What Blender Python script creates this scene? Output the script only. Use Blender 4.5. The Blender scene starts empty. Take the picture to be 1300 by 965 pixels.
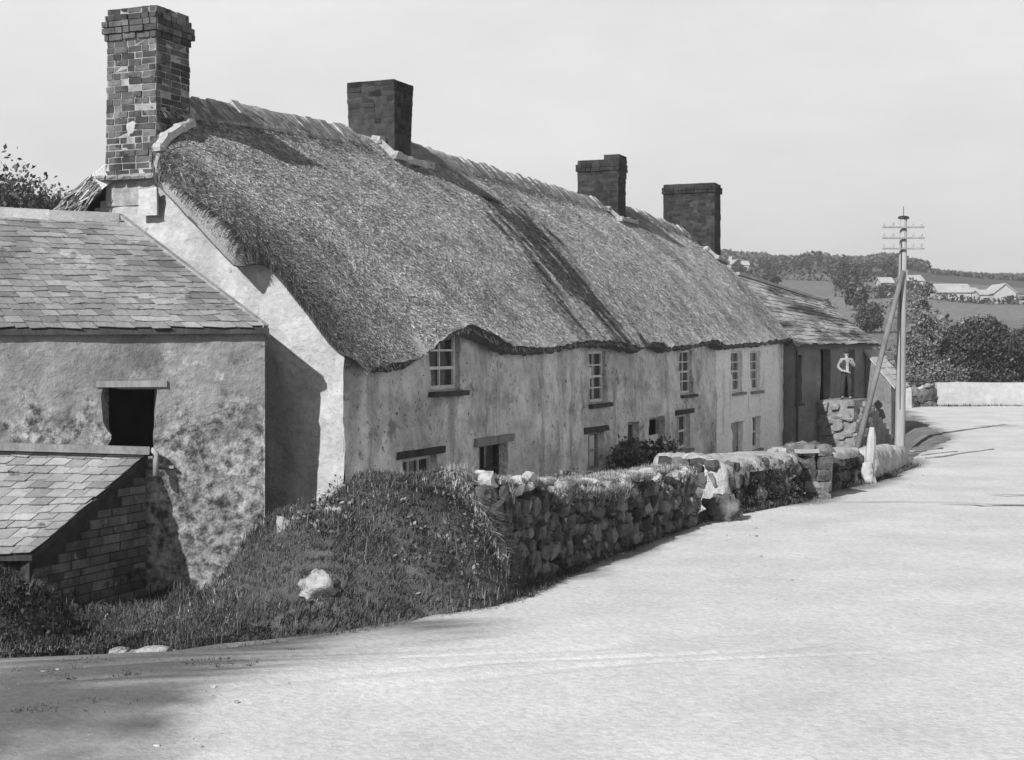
import bpy, math, random
import numpy as np
from mathutils import Vector, Matrix

R = math.radians
random.seed(7)
rng = np.random.default_rng(7)
SC = bpy.context.scene
COL = SC.collection

# ------------------------------------------------------------------ camera, world, sun, exposure
EYE = 3.3
cam_d = bpy.data.cameras.new("camera")
cam = bpy.data.objects.new("camera", cam_d)
COL.objects.link(cam)
cam.location = (0, 0, EYE)
cam.rotation_euler = (R(90), 0, 0)
cam_d.sensor_width = 36
cam_d.lens = 36 * 1800 / 1300
cam_d.shift_y = -42.5 / 1300
cam_d.clip_start = 0.1
cam_d.clip_end = 4000
SC.camera = cam

SUN_AZ, SUN_EL = 36.0, 34.0          # the way the light travels (from +Y towards +X) and its height
LH = Vector((math.sin(R(SUN_AZ)), math.cos(R(SUN_AZ)), 0))
LDIR = Vector((LH.x * math.cos(R(SUN_EL)), LH.y * math.cos(R(SUN_EL)), -math.sin(R(SUN_EL))))
sun_d = bpy.data.lights.new("sun", 'SUN')
sun_d.energy = 5.0
sun_d.angle = R(0.6)
sun_d.color = (1, 1, 1)
sun = bpy.data.objects.new("sun", sun_d)
sun.rotation_euler = LDIR.to_track_quat('-Z', 'Y').to_euler()
sun.location = (-20, -20, 30)
COL.objects.link(sun)

W = bpy.data.worlds.new("World")
SC.world = W
W.use_nodes = True
wn = W.node_tree.nodes
wl = W.node_tree.links
sky = wn.new('ShaderNodeTexSky')
sky.sky_type = 'NISHITA'
sky.sun_disc = False
sky.sun_elevation = R(SUN_EL)
sky.sun_rotation = R(180 + SUN_AZ)
sky.dust_density = 5.0
sky.air_density = 1.5
bw = wn.new('ShaderNodeRGBToBW')
wl.new(sky.outputs[0], bw.inputs[0])
tc = wn.new('ShaderNodeTexCoord')
mp = wn.new('ShaderNodeMapping')
mp.inputs['Scale'].default_value = (2.2, 2.2, 6.0)
wl.new(tc.outputs['Generated'], mp.inputs[0])
cn = wn.new('ShaderNodeTexNoise')
cn.inputs['Scale'].default_value = 1.6
cn.inputs['Detail'].default_value = 6
cn.inputs['Roughness'].default_value = 0.6
wl.new(mp.outputs[0], cn.inputs['Vector'])
cr = wn.new('ShaderNodeMapRange')
cr.inputs['From Min'].default_value = 0.35
cr.inputs['From Max'].default_value = 0.7
cr.inputs['To Min'].default_value = 6.6
cr.inputs['To Max'].default_value = 7.8
wl.new(cn.outputs[0], cr.inputs[0])
mixv = wn.new('ShaderNodeMix')                     # pale overcast veil over the clear sky
mixv.data_type = 'FLOAT'
mixv.inputs[0].default_value = 0.85
wl.new(bw.outputs[0], mixv.inputs[2])
sepz = wn.new('ShaderNodeSeparateXYZ')             # the veil is thick towards the horizon and thin overhead
wl.new(tc.outputs['Generated'], sepz.inputs[0])
zen = wn.new('ShaderNodeMapRange')
zen.interpolation_type = 'SMOOTHSTEP'
zen.inputs['From Min'].default_value = 0.28
zen.inputs['From Max'].default_value = 0.6
zen.inputs['To Min'].default_value = 1.0
zen.inputs['To Max'].default_value = 0.12
wl.new(sepz.outputs[2], zen.inputs[0])
mulz = wn.new('ShaderNodeMath')
mulz.operation = 'MULTIPLY'
wl.new(cr.outputs[0], mulz.inputs[0])
wl.new(zen.outputs[0], mulz.inputs[1])
wl.new(mulz.outputs[0], mixv.inputs[3])
wl.new(mixv.outputs[0], wn['Background'].inputs['Color'])
wn['Background'].inputs['Strength'].default_value = 0.1

SC.view_settings.view_transform = 'Standard'
SC.view_settings.look = 'None'
SC.view_settings.gamma = 1.0
SC.view_settings.exposure = 0.35
SC.cycles.max_bounces = 5
SC.cycles.diffuse_bounces = 3

# ------------------------------------------------------------------ noise
def _hash(i, j, k, seed):
    h = (i * 374761393 + j * 668265263 + k * 2147483647 + seed * 1274126177) & 0xFFFFFFFF
    h = ((h ^ (h >> 13)) * 1274126177) & 0xFFFFFFFF
    h = (h ^ (h >> 16)) & 0xFFFFFFFF
    return h / 4294967295.0

def vnoise(P, scale=1.0, seed=0):
    P = np.asarray(P, dtype=float) * scale
    i = np.floor(P).astype(np.int64)
    f = P - i
    f = f * f * (3 - 2 * f)
    out = 0
    for a in (0, 1):
        for b in (0, 1):
            for c in (0, 1):
                w = (f[..., 0] if a else 1 - f[..., 0]) * (f[..., 1] if b else 1 - f[..., 1]) * (f[..., 2] if c else 1 - f[..., 2])
                out = out + w * _hash(i[..., 0] + a, i[..., 1] + b, i[..., 2] + c, seed)
    return out * 2 - 1

def fbm(P, scale=1.0, seed=0, oct=3):
    o, a, t = 0, 1.0, 0
    for q in range(oct):
        o = o + a * vnoise(P, scale * 2 ** q, seed + q * 17)
        t += a
        a *= 0.5
    return o / t

def sm(a, b, x):
    t = np.clip((np.asarray(x, float) - a) / (b - a), 0, 1)
    return t * t * (3 - 2 * t)

# ------------------------------------------------------------------ mesh collecting
class MB:
    def __init__(self):
        self.v, self.f, self.n, self.attr = [], [], 0, []
    def add(self, verts, faces, attr=0.0):
        verts = np.asarray(verts, float).reshape(-1, 3)
        self.v.append(verts)
        if isinstance(faces, np.ndarray):
            faces = faces.tolist()
        n = self.n
        self.f.extend([[i + n for i in f] for f in faces])
        a = np.asarray(attr, float)
        self.attr.append(np.full(len(verts), float(a)) if a.ndim == 0 else a.reshape(-1))
        self.n += len(verts)
        return self
    def box(self, lo, hi, M=None, jit=0.0, attr=0.0):
        x0, y0, z0 = lo
        x1, y1, z1 = hi
        v = np.array([(x0, y0, z0), (x1, y0, z0), (x1, y1, z0), (x0, y1, z0), (x0, y0, z1), (x1, y0, z1), (x1, y1, z1), (x0, y1, z1)], float)
        if jit:
            v = v + rng.normal(0, jit, v.shape)
        if M is not None:
            v = v @ np.array(M.to_3x3()).T + np.array(M.translation)
        return self.add(v, BOXF, attr)
    def hexa(self, bot, top, attr=0.0):            # four bottom and four top corners
        return self.add(list(bot) + list(top), BOXF, attr)
    def bar(self, p, q, w, h=None, up=(0, 0, 1)):
        p, q = Vector(p), Vector(q)
        h = h or w
        d = (q - p).normalized()
        u = Vector(up)
        if abs(d.dot(u)) > 0.98:
            u = Vector((0, 1, 0))
        a = d.cross(u).normalized() * (w / 2)
        b = a.cross(d).normalized() * (h / 2)
        return self.hexa([p - a - b, p + a - b, p + a + b, p - a + b], [q - a - b, q + a - b, q + a + b, q - a + b])
    def tube(self, pts, rad, n=8, cap=True, wob=0.0):
        pts = [Vector(p) for p in pts]
        rad = rad if hasattr(rad, '__len__') else [rad] * len(pts)
        V, F = [], []
        for i, p in enumerate(pts):
            d = (pts[min(i + 1, len(pts) - 1)] - pts[max(i - 1, 0)]).normalized()
            u = Vector((0, 0, 1)) if abs(d.z) < 0.9 else Vector((1, 0, 0))
            a = d.cross(u).normalized()
            b = a.cross(d).normalized()
            for k in range(n):
                t = 2 * math.pi * k / n
                r = rad[i] * (1 + wob * random.uniform(-1, 1))
                V.append(p + a * math.cos(t) * r + b * math.sin(t) * r)
        for i in range(len(pts) - 1):
            for k in range(n):
                F.append([i * n + k, i * n + (k + 1) % n, (i + 1) * n + (k + 1) % n, (i + 1) * n + k])
        if cap:
            F.append(list(range(n))[::-1])
            F.append([(len(pts) - 1) * n + k for k in range(n)])
        return self.add(V, F)
    def lathe(self, prof, c=(0, 0, 0), n=16, sx=1, sy=1):
        V, F = [], []
        for r, z in prof:
            for k in range(n):
                t = 2 * math.pi * k / n
                V.append((c[0] + r * math.cos(t) * sx, c[1] + r * math.sin(t) * sy, c[2] + z))
        for i in range(len(prof) - 1):
            for k in range(n):
                F.append([i * n + k, i * n + (k + 1) % n, (i + 1) * n + (k + 1) % n, (i + 1) * n + k])
        F.append(list(range(n))[::-1])
        F.append([(len(prof) - 1) * n + k for k in range(n)])
        return self.add(V, F)
    def grid(self, P, attr=0.0, flip=False, skip=None):
        h, w = P.shape[:2]
        idx = np.arange(h * w).reshape(h, w)
        q = np.stack([idx[:-1, :-1], idx[:-1, 1:], idx[1:, 1:], idx[1:, :-1]], -1).reshape(-1, 4)
        if skip is not None:
            q = q[~skip.reshape(-1)]
        if flip:
            q = q[:, ::-1]
        return self.add(P.reshape(-1, 3), q, attr)
    def build(self, name, m, parent=None, smooth=False, attr=None, loc=None):
        me = bpy.data.meshes.new(name)
        V = np.concatenate(self.v) if self.v else np.zeros((0, 3))
        if loc is not None:
            V = V - np.array(loc)
        me.from_pydata(V.tolist(), [], self.f)
        me.materials.append(m)
        if attr:
            a = me.attributes.new(attr, 'FLOAT', 'POINT')
            a.data.foreach_set('value', np.concatenate(self.attr).astype(np.float32))
        if smooth:
            me.polygons.foreach_set('use_smooth', [True] * len(me.polygons))
        me.update()
        o = bpy.data.objects.new(name, me)
        COL.objects.link(o)
        if loc is not None:
            o.location = loc
        if parent is not None:
            o.parent = parent
        return o

BOXF = [[0, 3, 2, 1], [4, 5, 6, 7], [0, 1, 5, 4], [1, 2, 6, 5], [2, 3, 7, 6], [3, 0, 4, 7]]

def tag(o, label=None, cat=None, group=None, kind=None):
    if label: o['label'] = label
    if cat: o['category'] = cat
    if group: o['group'] = group
    if kind: o['kind'] = kind
    return o

def thing(name, label, cat, loc=(0, 0, 0), rz=0.0, group=None):
    o = bpy.data.objects.new(name, None)
    COL.objects.link(o)
    o.location = loc
    o.rotation_euler = (0, 0, rz)
    o.empty_display_size = 0.3
    return tag(o, label, cat, group)

# ------------------------------------------------------------------ materials (all grey: the photograph is monochrome)
def mat(name, lo, hi, scale=3.0, detail=5, bump=0.3, bscale=20.0, island=0.0, rough=0.9, stretch=(1, 1, 1), bdist=0.02,
        spots=None, attr=None, attr_val=0.05, streak=None, layer=None, spec=0.2, lohi=(0.3, 0.7), blot=None):
    m = bpy.data.materials.new(name)
    m.use_nodes = True
    N, L = m.node_tree.nodes, m.node_tree.links
    b = N['Principled BSDF']
    b.inputs['Roughness'].default_value = rough
    b.inputs['Specular IOR Level'].default_value = spec
    t = N.new('ShaderNodeTexCoord')
    mp = N.new('ShaderNodeMapping')
    mp.inputs['Scale'].default_value = stretch
    L.new(t.outputs['Object'], mp.inputs[0])
    def noise(sc, det=detail, rgh=0.6, vec=None):
        n = N.new('ShaderNodeTexNoise')
        n.inputs['Scale'].default_value = sc
        n.inputs['Detail'].default_value = det
        n.inputs['Roughness'].default_value = rgh
        L.new(vec or mp.outputs[0], n.inputs['Vector'])
        return n.outputs[0]
    def rng_(src, a, bb, c, d):
        r = N.new('ShaderNodeMapRange')
        r.inputs['From Min'].default_value = a
        r.inputs['From Max'].default_value = bb
        r.inputs['To Min'].default_value = c
        r.inputs['To Max'].default_value = d
        L.new(src, r.inputs[0])
        return r.outputs[0]
    def mth(op, a, bb):
        q = N.new('ShaderNodeMath')
        q.operation = op
        for i, x in enumerate((a, bb)):
            if isinstance(x, (int, float)):
                q.inputs[i].default_value = x
            else:
                L.new(x, q.inputs[i])
        return q.outputs[0]
    def mixf(f, a, bb):
        q = N.new('ShaderNodeMix')
        q.data_type = 'FLOAT'
        for i, x in ((0, f), (2, a), (3, bb)):
            if isinstance(x, (int, float)):
                q.inputs[i].default_value = x
            else:
                L.new(x, q.inputs[i])
        return q.outputs[0]
    v = rng_(noise(scale), lohi[0], lohi[1], lo, hi)
    fine = noise(bscale, 4, 0.65)
    v = mth('MULTIPLY', v, rng_(fine, 0.25, 0.75, 0.8, 1.2))
    if island:
        g = N.new('ShaderNodeNewGeometry')
        v = mth('MULTIPLY', v, rng_(g.outputs['Random Per Island'], 0, 1, 1 - island, 1 + island))
    hgt = fine
    if spots:                                         # (scale, threshold, value): blotches with a shape of their own
        for sc, th, val in spots:
            f = rng_(noise(sc, 6, 0.7, t.outputs['Object']), th, th + 0.06, 0, 1)
            v = mixf(f, v, val)
    if blot:                                          # soft damp patches
        for sc, a0, a1, mlt in blot:
            v = mth('MULTIPLY', v, rng_(noise(sc, 5, 0.62, t.outputs['Object']), a0, a1, mlt, 1.0))
    if streak:                                        # (mapping scale, threshold, value): vertical runs of damp
        for st, th, val in streak:
            m2 = N.new('ShaderNodeMapping')
            m2.inputs['Scale'].default_value = st
            L.new(t.outputs['Object'], m2.inputs[0])
            f = rng_(noise(1.0, 5, 0.6, m2.outputs[0]), th, th + 0.18, 0, 1)
            v = mixf(f, v, val)
    if layer:                                         # (z, softness, lo, hi, scale): another coat below z, with a ragged edge
        z0, soft, l2, h2, s2 = layer
        sep = N.new('ShaderNodeSeparateXYZ')
        L.new(t.outputs['Object'], sep.inputs[0])
        zz = mth('ADD', sep.outputs[2], rng_(noise(1.1, 5, 0.6), 0.2, 0.8, -1.3, 1.3))
        f = rng_(zz, z0 - soft, z0 + soft, 1, 0)
        v = mixf(f, v, rng_(noise(s2, 6, 0.75), 0.4, 0.62, l2, h2))
    if attr:
        at = N.new('ShaderNodeAttribute')
        at.attribute_name = attr
        f = mth('MULTIPLY', at.outputs['Fac'], 1.0)
        v = mixf(f, v, mth('MULTIPLY', v, attr_val))
    L.new(v, b.inputs['Base Color'])
    if bump:
        bp = N.new('ShaderNodeBump')
        bp.inputs['Strength'].default_value = bump
        bp.inputs['Distance'].default_value = bdist
        L.new(hgt, bp.inputs['Height'])
        L.new(bp.outputs[0], b.inputs['Normal'])
    return m

M = {}
M['road'] = mat('pale_dust_road', 0.45, 0.575, 0.5, 8, 0.5, 14, rough=1, bdist=0.03, spots=[(0.9, 0.68, 0.38), (30, 0.69, 0.24), (60, 0.67, 0.26)], attr='dirt', attr_val=0.22)
M['earth'] = mat('earth_and_grass', 0.10, 0.26, 1.2, 8, 0.8, 12, rough=1, bdist=0.06, attr='tone', attr_val=0.35)
M['thatch'] = mat('thatch_straw', 0.25, 0.5, 1.1, 7, 0.9, 30, island=0.75, stretch=(1, 1, 1), bdist=0.04, attr='moss', attr_val=0.17, spots=[(0.8, 0.68, 0.17)])
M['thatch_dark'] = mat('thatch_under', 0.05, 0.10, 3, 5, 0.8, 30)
M['ridge'] = mat('thatch_ridge_straw', 0.2, 0.42, 4, 5, 0.8, 24, island=0.4, bdist=0.04, attr='moss', attr_val=0.25)
M['gable'] = mat('whitewashed_gable', 0.3, 0.45, 1.5, 7, 0.7, 9, bdist=0.05, streak=[((1.2, 1.2, 0.35), 0.58, 0.28)], spots=[(6, 0.62, 0.2), (1.8, 0.6, 0.3)])
M['render'] = mat('grey_lime_render', blot=[(0.5, 0.36, 0.54, 0.6), (1.9, 0.36, 0.5, 0.68)], lo=0.5, hi=0.88, scale=0.8, detail=9, bump=1.0, bscale=7, bdist=0.09, spots=[(10, 0.6, 0.08), (1.4, 0.575, 0.3), (4.5, 0.6, 0.74), (14, 0.62, 0.07)],
                  streak=[((2.2, 2.2, 0.25), 0.57, 0.24), ((1.2, 1.2, 0.5), 0.58, 0.74)])
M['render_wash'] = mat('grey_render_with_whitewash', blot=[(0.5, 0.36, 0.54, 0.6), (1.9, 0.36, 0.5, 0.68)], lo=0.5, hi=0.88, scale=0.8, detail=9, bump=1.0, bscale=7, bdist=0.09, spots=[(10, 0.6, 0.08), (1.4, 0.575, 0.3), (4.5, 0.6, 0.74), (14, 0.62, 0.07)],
                  streak=[((2.2, 2.2, 0.25), 0.57, 0.24), ((1.2, 1.2, 0.5), 0.58, 0.74)], attr='wash', attr_val=1.3)  # attribute brightens the render where sunlight is painted in
M['white'] = mat('whitewashed_front', 0.78, 0.9, 1.0, 8, 0.9, 8, bdist=0.07, spots=[(5, 0.62, 0.32), (11, 0.63, 0.2)], streak=[((2, 2, 0.3), 0.58, 0.38)])
M['shedwall'] = mat('shed_plaster', 0.15, 0.27, 1.3, 8, 0.7, 10, bdist=0.05, spots=[(1.1, 0.6, 0.36), (2.4, 0.6, 0.13), (11, 0.63, 0.08)], layer=(2.3, 0.25, 0.05, 0.36, 6.0), blot=[(0.7, 0.36, 0.56, 0.6)])
M['barn'] = mat('barn_render', 0.12, 0.24, 1.2, 7, 0.7, 10, bdist=0.05, spots=[(5, 0.68, 0.06)])
M['slate'] = mat('weathered_slate', 0.13, 0.25, 0.9, 7, 0.6, 14, island=0.3, rough=0.7, bdist=0.02, spots=[(2.2, 0.62, 0.09), (5, 0.63, 0.07), (1.0, 0.6, 0.34)], spec=0.3)
M['slate_pale'] = mat('pale_slate', 0.2, 0.33, 0.9, 7, 0.6, 14, island=0.25, rough=0.75, bdist=0.02, spots=[(3, 0.63, 0.1)], spec=0.3)
M['slate_moss'] = mat('mossy_slate', 0.24, 0.4, 0.9, 7, 0.6, 14, island=0.2, rough=0.75, bdist=0.02, streak=[((0.5, 1.4, 1.4), 0.44, 0.05)])
M['ridge_tile'] = mat('ridge_tile', 0.2, 0.34, 2, 5, 0.4, 18, island=0.2)
M['brick'] = mat('old_brick', 0.035, 0.13, 2.5, 7, 0.9, 24, island=0.55, bdist=0.02, spots=[(2.2, 0.66, 0.2), (7, 0.66, 0.24), (1.3, 0.56, 0.03)])
M['brick_dark'] = mat('sooty_brick', 0.012, 0.035, 2.5, 6, 0.6, 30, island=0.6, bdist=0.01, spots=[(6, 0.71, 0.3)])
M['brick_mid'] = mat('weathered_brick', 0.012, 0.035, 2.5, 6, 0.6, 30, island=0.4, bdist=0.01, spots=[(9, 0.66, 0.16)])
M['mortar'] = mat('lime_mortar', 0.17, 0.36, 5, 5, 0.8, 30)
M['mortar_dark'] = mat('sooty_mortar', 0.02, 0.06, 5, 5, 0.8, 30)
M['fillet'] = mat('mortar_fillet', 0.26, 0.4, 4, 5, 0.8, 20)
M['stone'] = mat('hedge_stone', 0.04, 0.17, 3, 6, 1.0, 18, island=0.65, bdist=0.04, spots=[(3.5, 0.62, 0.3), (6, 0.62, 0.03)])
M['stone_pale'] = mat('whitened_stone', 0.2, 0.38, 2, 6, 0.9, 12, island=0.2, bdist=0.05, spots=[(2.5, 0.66, 0.22)])
M['limed'] = mat('limewashed_rubble', 0.28, 0.52, 2.2, 8, 1.0, 9, bdist=0.08, spots=[(3, 0.6, 0.14), (8, 0.62, 0.08)])
M['core'] = mat('wall_earth_core', 0.03, 0.07, 4, 5, 0.8, 20)
M['cap'] = mat('pale_cap_stone', 0.22, 0.5, 3, 6, 0.9, 14, island=0.3, bdist=0.04)
M['bank'] = mat('bank_soil', 0.04, 0.12, 3, 6, 0.9, 20, bdist=0.06)
M['grass'] = mat('rough_grass', 0.02, 0.12, 1.3, 4, 0, 8, island=0.7, rough=0.8)
M['grass_pale'] = mat('dry_grass', 0.16, 0.34, 1.3, 4, 0, 8, island=0.6, rough=0.8)
M['leaf'] = mat('dark_leaf', 0.025, 0.085, 1.2, 4, 0, 8, island=0.7, rough=0.7)
M['leaf_mid'] = mat('mid_leaf', 0.07, 0.18, 1.2, 4, 0, 8, island=0.6, rough=0.7)
M['bark'] = mat('bark', 0.05, 0.12, 6, 5, 0.8, 25, stretch=(1, 1, 0.3))
M['wood'] = mat('weathered_timber', 0.16, 0.3, 4, 6, 0.6, 20, stretch=(1, 1, 0.15))
M['wood_dark'] = mat('dark_timber', 0.03, 0.07, 4, 6, 0.6, 20, stretch=(1, 1, 0.2))
M['pole'] = mat('pole_timber', 0.22, 0.36, 3, 6, 0.6, 22, stretch=(1, 1, 0.08))
M['paint'] = mat('old_white_paint', 0.5, 0.72, 5, 5, 0.3, 30)
M['paint_grey'] = mat('old_grey_paint', 0.26, 0.42, 5, 5, 0.3, 30)
M['iron'] = mat('iron', 0.02, 0.05, 6, 4, 0.2, 30, rough=0.6)
M['ceramic'] = mat('insulator', 0.4, 0.5, 6, 2, 0, 30, rough=0.3)
M['glass'] = mat('old_pane', 0.008, 0.02, 3, 3, 0.12, 4, rough=0.12, spec=0.5, bdist=0.05)
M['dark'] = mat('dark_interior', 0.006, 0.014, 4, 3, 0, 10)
M['blind'] = mat('linen_blind', 0.6, 0.72, 4, 3, 0.1, 20)
M['gravel'] = mat('loose_gravel', 0.2, 0.42, 3, 4, 0.5, 20, island=0.5)
M['skin'] = mat('skin', 0.32, 0.4, 6, 3, 0.1, 30, rough=0.6)
M['shirt'] = mat('white_shirt', 0.2, 0.3, 5, 4, 0.4, 16)
M['strut'] = mat('dark_strut_timber', 0.09, 0.2, 3, 6, 0.6, 22, stretch=(1, 1, 0.1))
M['cloth'] = mat('dark_cloth', 0.02, 0.045, 5, 4, 0.4, 20)
M['farwhite'] = mat('far_whitewash', 0.32, 0.42, 0.3, 4, 0.3, 3)
M['farroof'] = mat('far_roof', 0.3, 0.42, 0.4, 4, 0.3, 3)
M['farwood'] = mat('far_wood_leaf', 0.045, 0.10, 0.05, 4, 0, 1, island=0.5)
M['stair'] = mat('stair_stone', 0.12, 0.28, 3, 6, 0.8, 14, bdist=0.04, spots=[(3, 0.64, 0.14)])

# ------------------------------------------------------------------ ground
XL_Y = [0, 10, 13.6, 14.6, 15.2, 15.8, 16.7, 18.3, 18.9, 22, 26, 27.5, 29.7, 32, 34, 38.3, 44, 50, 60, 75, 77.5]
XL_X = [-9, -9, -9, -6.5, -3.2, -2.3, -1.2, -0.3, -0.05, 1.45, 3.35, 4.0, 6.15, 7.2, 8.7, 10.9, 12.6, 15.6, 17.5, 20.5, 21.5]

def xl(y):
    return np.interp(y, XL_Y, XL_X)

def hill(x, y):
    D = np.hypot(x * 0.35, y)
    z = np.interp(D, [79, 84, 110, 160, 250, 330, 430, 520, 900], [0, 0.9, 1.9, 5.3, 12.6, 19, 26.3, 28, 20])
    r = x / np.maximum(y, 1)
    g = np.interp(r, [-1, -0.2, 0.15, 0.27, 0.30, 0.36, 0.6, 1.2], [1.3, 1.2, 1.06, 1.02, 0.94, 0.87, 0.8, 0.5])
    far = np.clip((y - 95) / 200, 0, 1)
    P = np.stack([x, y, 0 * x], -1)
    return np.where(y > 79, z * (1 + far * (g - 1)) + far * 1.2 * fbm(P, 0.02, 5), 0)

def ground_h(x, y):
    x, y = np.asarray(x, float), np.asarray(y, float)
    dist = xl(y) - x
    level = np.interp(y, [9, 14.3, 16, 19, 24, 36, 48, 60, 75, 80], [0, 0, -0.2, -0.8, -0.6, -0.6, -0.9, -0.7, -0.1, 0])
    drop = sm(0.4, 2.2, dist)
    h = level * drop
    # a wooded rise far behind the row, on the left
    h = h + np.where((y > 40) & (x < 5), sm(8, 45, -x) * sm(40, 90, y) * 9 * (y < 130) + 0 * x, 0)
    return h + hill(x, y)

def axis(segs):
    out = [segs[0][0]]
    for a, b, st in segs:
        n = max(1, int(round((b - a) / st)))
        out.extend(np.linspace(a, b, n + 1)[1:].tolist())
    return np.array(out)

gx = axis([(-900, -200, 60), (-200, -60, 12), (-60, -14, 3), (-14, 18, 0.4), (18, 60, 2), (60, 250, 6), (250, 900, 50)])
gy = axis([(-60, 4, 8), (4, 60, 0.4), (60, 96, 1.2), (96, 460, 6), (460, 900, 40)])
GX, GY = np.meshgrid(gx, gy)
GZ = ground_h(GX, GY)
P = np.stack([GX, GY, 0 * GX], -1)
near = (GY < 80) & (np.abs(GX) < 60)
lump = np.where(near & (xl(GY) - GX > 0.3), 0.06 * fbm(P, 0.9, 3), 0)
GZ = GZ + lump - np.where((GX > xl(GY) + 0.3) & (GY < 78), 0.03, 0)
tone = np.clip(0.5 + 0.9 * fbm(P, 0.012, 31, 2), 0, 1)
cell = _hash(np.floor((GX * 0.9 + GY * 0.35) / 62).astype(np.int64), np.floor((GY * 0.9 - GX * 0.3) / 48).astype(np.int64), np.zeros_like(GX, dtype=np.int64), 4)
tone = np.where(GY > 84, np.clip(cell * 0.9 + 0.12 * fbm(P, 0.2, 8), 0, 1), 0.15)
tone = np.where(GY > 345, 0.9, tone)
mb = MB()
mb.grid(np.stack([GX, GY, GZ], -1), attr=tone.reshape(-1))
tag(mb.build('ground', M['earth'], smooth=True, attr='tone'), kind='structure')

ry = axis([(-30, 8, 4), (8, 45, 0.3), (45, 77.3, 0.8)])
rows = []
for y in ry:
    a = float(xl(y)) + 0.16 * float(fbm(np.array([0.0, y, 0.0]), 1.2, 9, 3)) - 0.15
    u = np.concatenate([np.linspace(0, 9, 46), np.linspace(9, 16, 14)[1:], np.linspace(16, 60, 12)[1:]])
    xs = a + u
    rows.append(np.stack([xs, np.full_like(xs, y), np.zeros_like(xs)], -1))
RP = np.array(rows)
edge = np.minimum(1, (RP[..., 0] - RP[:, :1, 0]) / 0.5)
RP[..., 2] = 0.03 + 0.022 * edge * fbm(RP, 0.7, 21) + 0.03 * edge * np.clip(fbm(RP, 0.25, 22), -0.3, 1) + 0.012
uu = RP[..., 0] - RP[:, :1, 0]
for c_, w_ in ((2.6, 0.16), (4.1, 0.16), (6.3, 0.22), (7.8, 0.22)):
    cc = c_ + 0.35 * fbm(np.stack([0 * RP[..., 1] + c_, RP[..., 1], 0 * RP[..., 1]], -1), 0.16, 27)
    RP[..., 2] -= (0.02 + 0.015 * fbm(RP, 0.5, 28)) * np.exp(-((uu - cc) / w_) ** 2) * (uu > 0.6)
RP[:, 0, 2] = ground_h(RP[:, 0, 0], RP[:, 0, 1]) - 0.05
RP[:, 0, 2] = np.minimum(RP[:, 0, 2], -0.03)
rx, ryy = RP[..., 0], RP[..., 1]
oldx = np.interp(ryy, [0, 10, 13, 14.5, 15.8, 16.7, 30, 90], [-5, -4.0, -3.2, -2.5, -1.7, -1.2, -99, -99])
wob = 1.3 * fbm(RP, 0.45, 61, 4) + 0.7 * fbm(RP, 2.2, 62, 3)
dirt = sm(-0.9, 1.0, oldx - rx + 0.5 + wob) * (0.95 + 0.7 * fbm(RP, 1.3, 63, 3))
dirt = np.maximum(dirt, (1 - sm(0.1, 0.8, rx - RP[:, :1, 0] + 0.5 * wob)) * 0.8)
mb = MB()
mb.grid(RP, attr=np.clip(dirt, 0, 1).reshape(-1))
tag(mb.build('road', M['road'], smooth=True, attr='dirt'), kind='structure')

# ------------------------------------------------------------------ the air
hz = MB()
hz.box((-910, -62, -4), (910, 905, 60))
hm = bpy.data.materials.new('air')
hm.use_nodes = True
hn = hm.node_tree.nodes
hn.remove(hn['Principled BSDF'])
pv = hn.new('ShaderNodeVolumePrincipled')
pv.inputs['Color'].default_value = (0.9, 0.9, 0.9, 1)
pv.inputs['Density'].default_value = 0.0007
pv.inputs['Anisotropy'].default_value = 0.2
hm.node_tree.links.new(pv.outputs[0], hn['Material Output'].inputs['Volume'])
tag(hz.build('haze', hm), kind='stuff')

# ------------------------------------------------------------------ general builders
def unit_stone():
    v, keys, f = [], {}, []
    def key(p):
        if p not in keys:
            keys[p] = len(v)
            v.append(p)
        return keys[p]
    for ax in range(3):
        for s in (-1, 1):
            for i in (-1, 0):
                for j in (-1, 0):
                    q = []
                    for a, b in ((0, 0), (1, 0), (1, 1), (0, 1)):
                        p = [0, 0, 0]
                        p[ax] = s
                        p[(ax + 1) % 3] = i + a
                        p[(ax + 2) % 3] = j + b
                        q.append(key(tuple(p)))
                    f.append(q if s > 0 else q[::-1])
    v = np.array(v, float)
    n = v / np.linalg.norm(v, axis=1, keepdims=True)
    return v * 0.45 + n * 0.62, f

STV, STF = unit_stone()

def stone(mb, c, size, Mx=None, rough=0.13):
    v = STV * (np.array(size) / 2)
    v = v * (1 + rng.normal(0, rough, v.shape))
    if Mx is not None:
        v = v @ np.array(Mx).T
    mb.add(v + np.array(c), STF)

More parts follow.
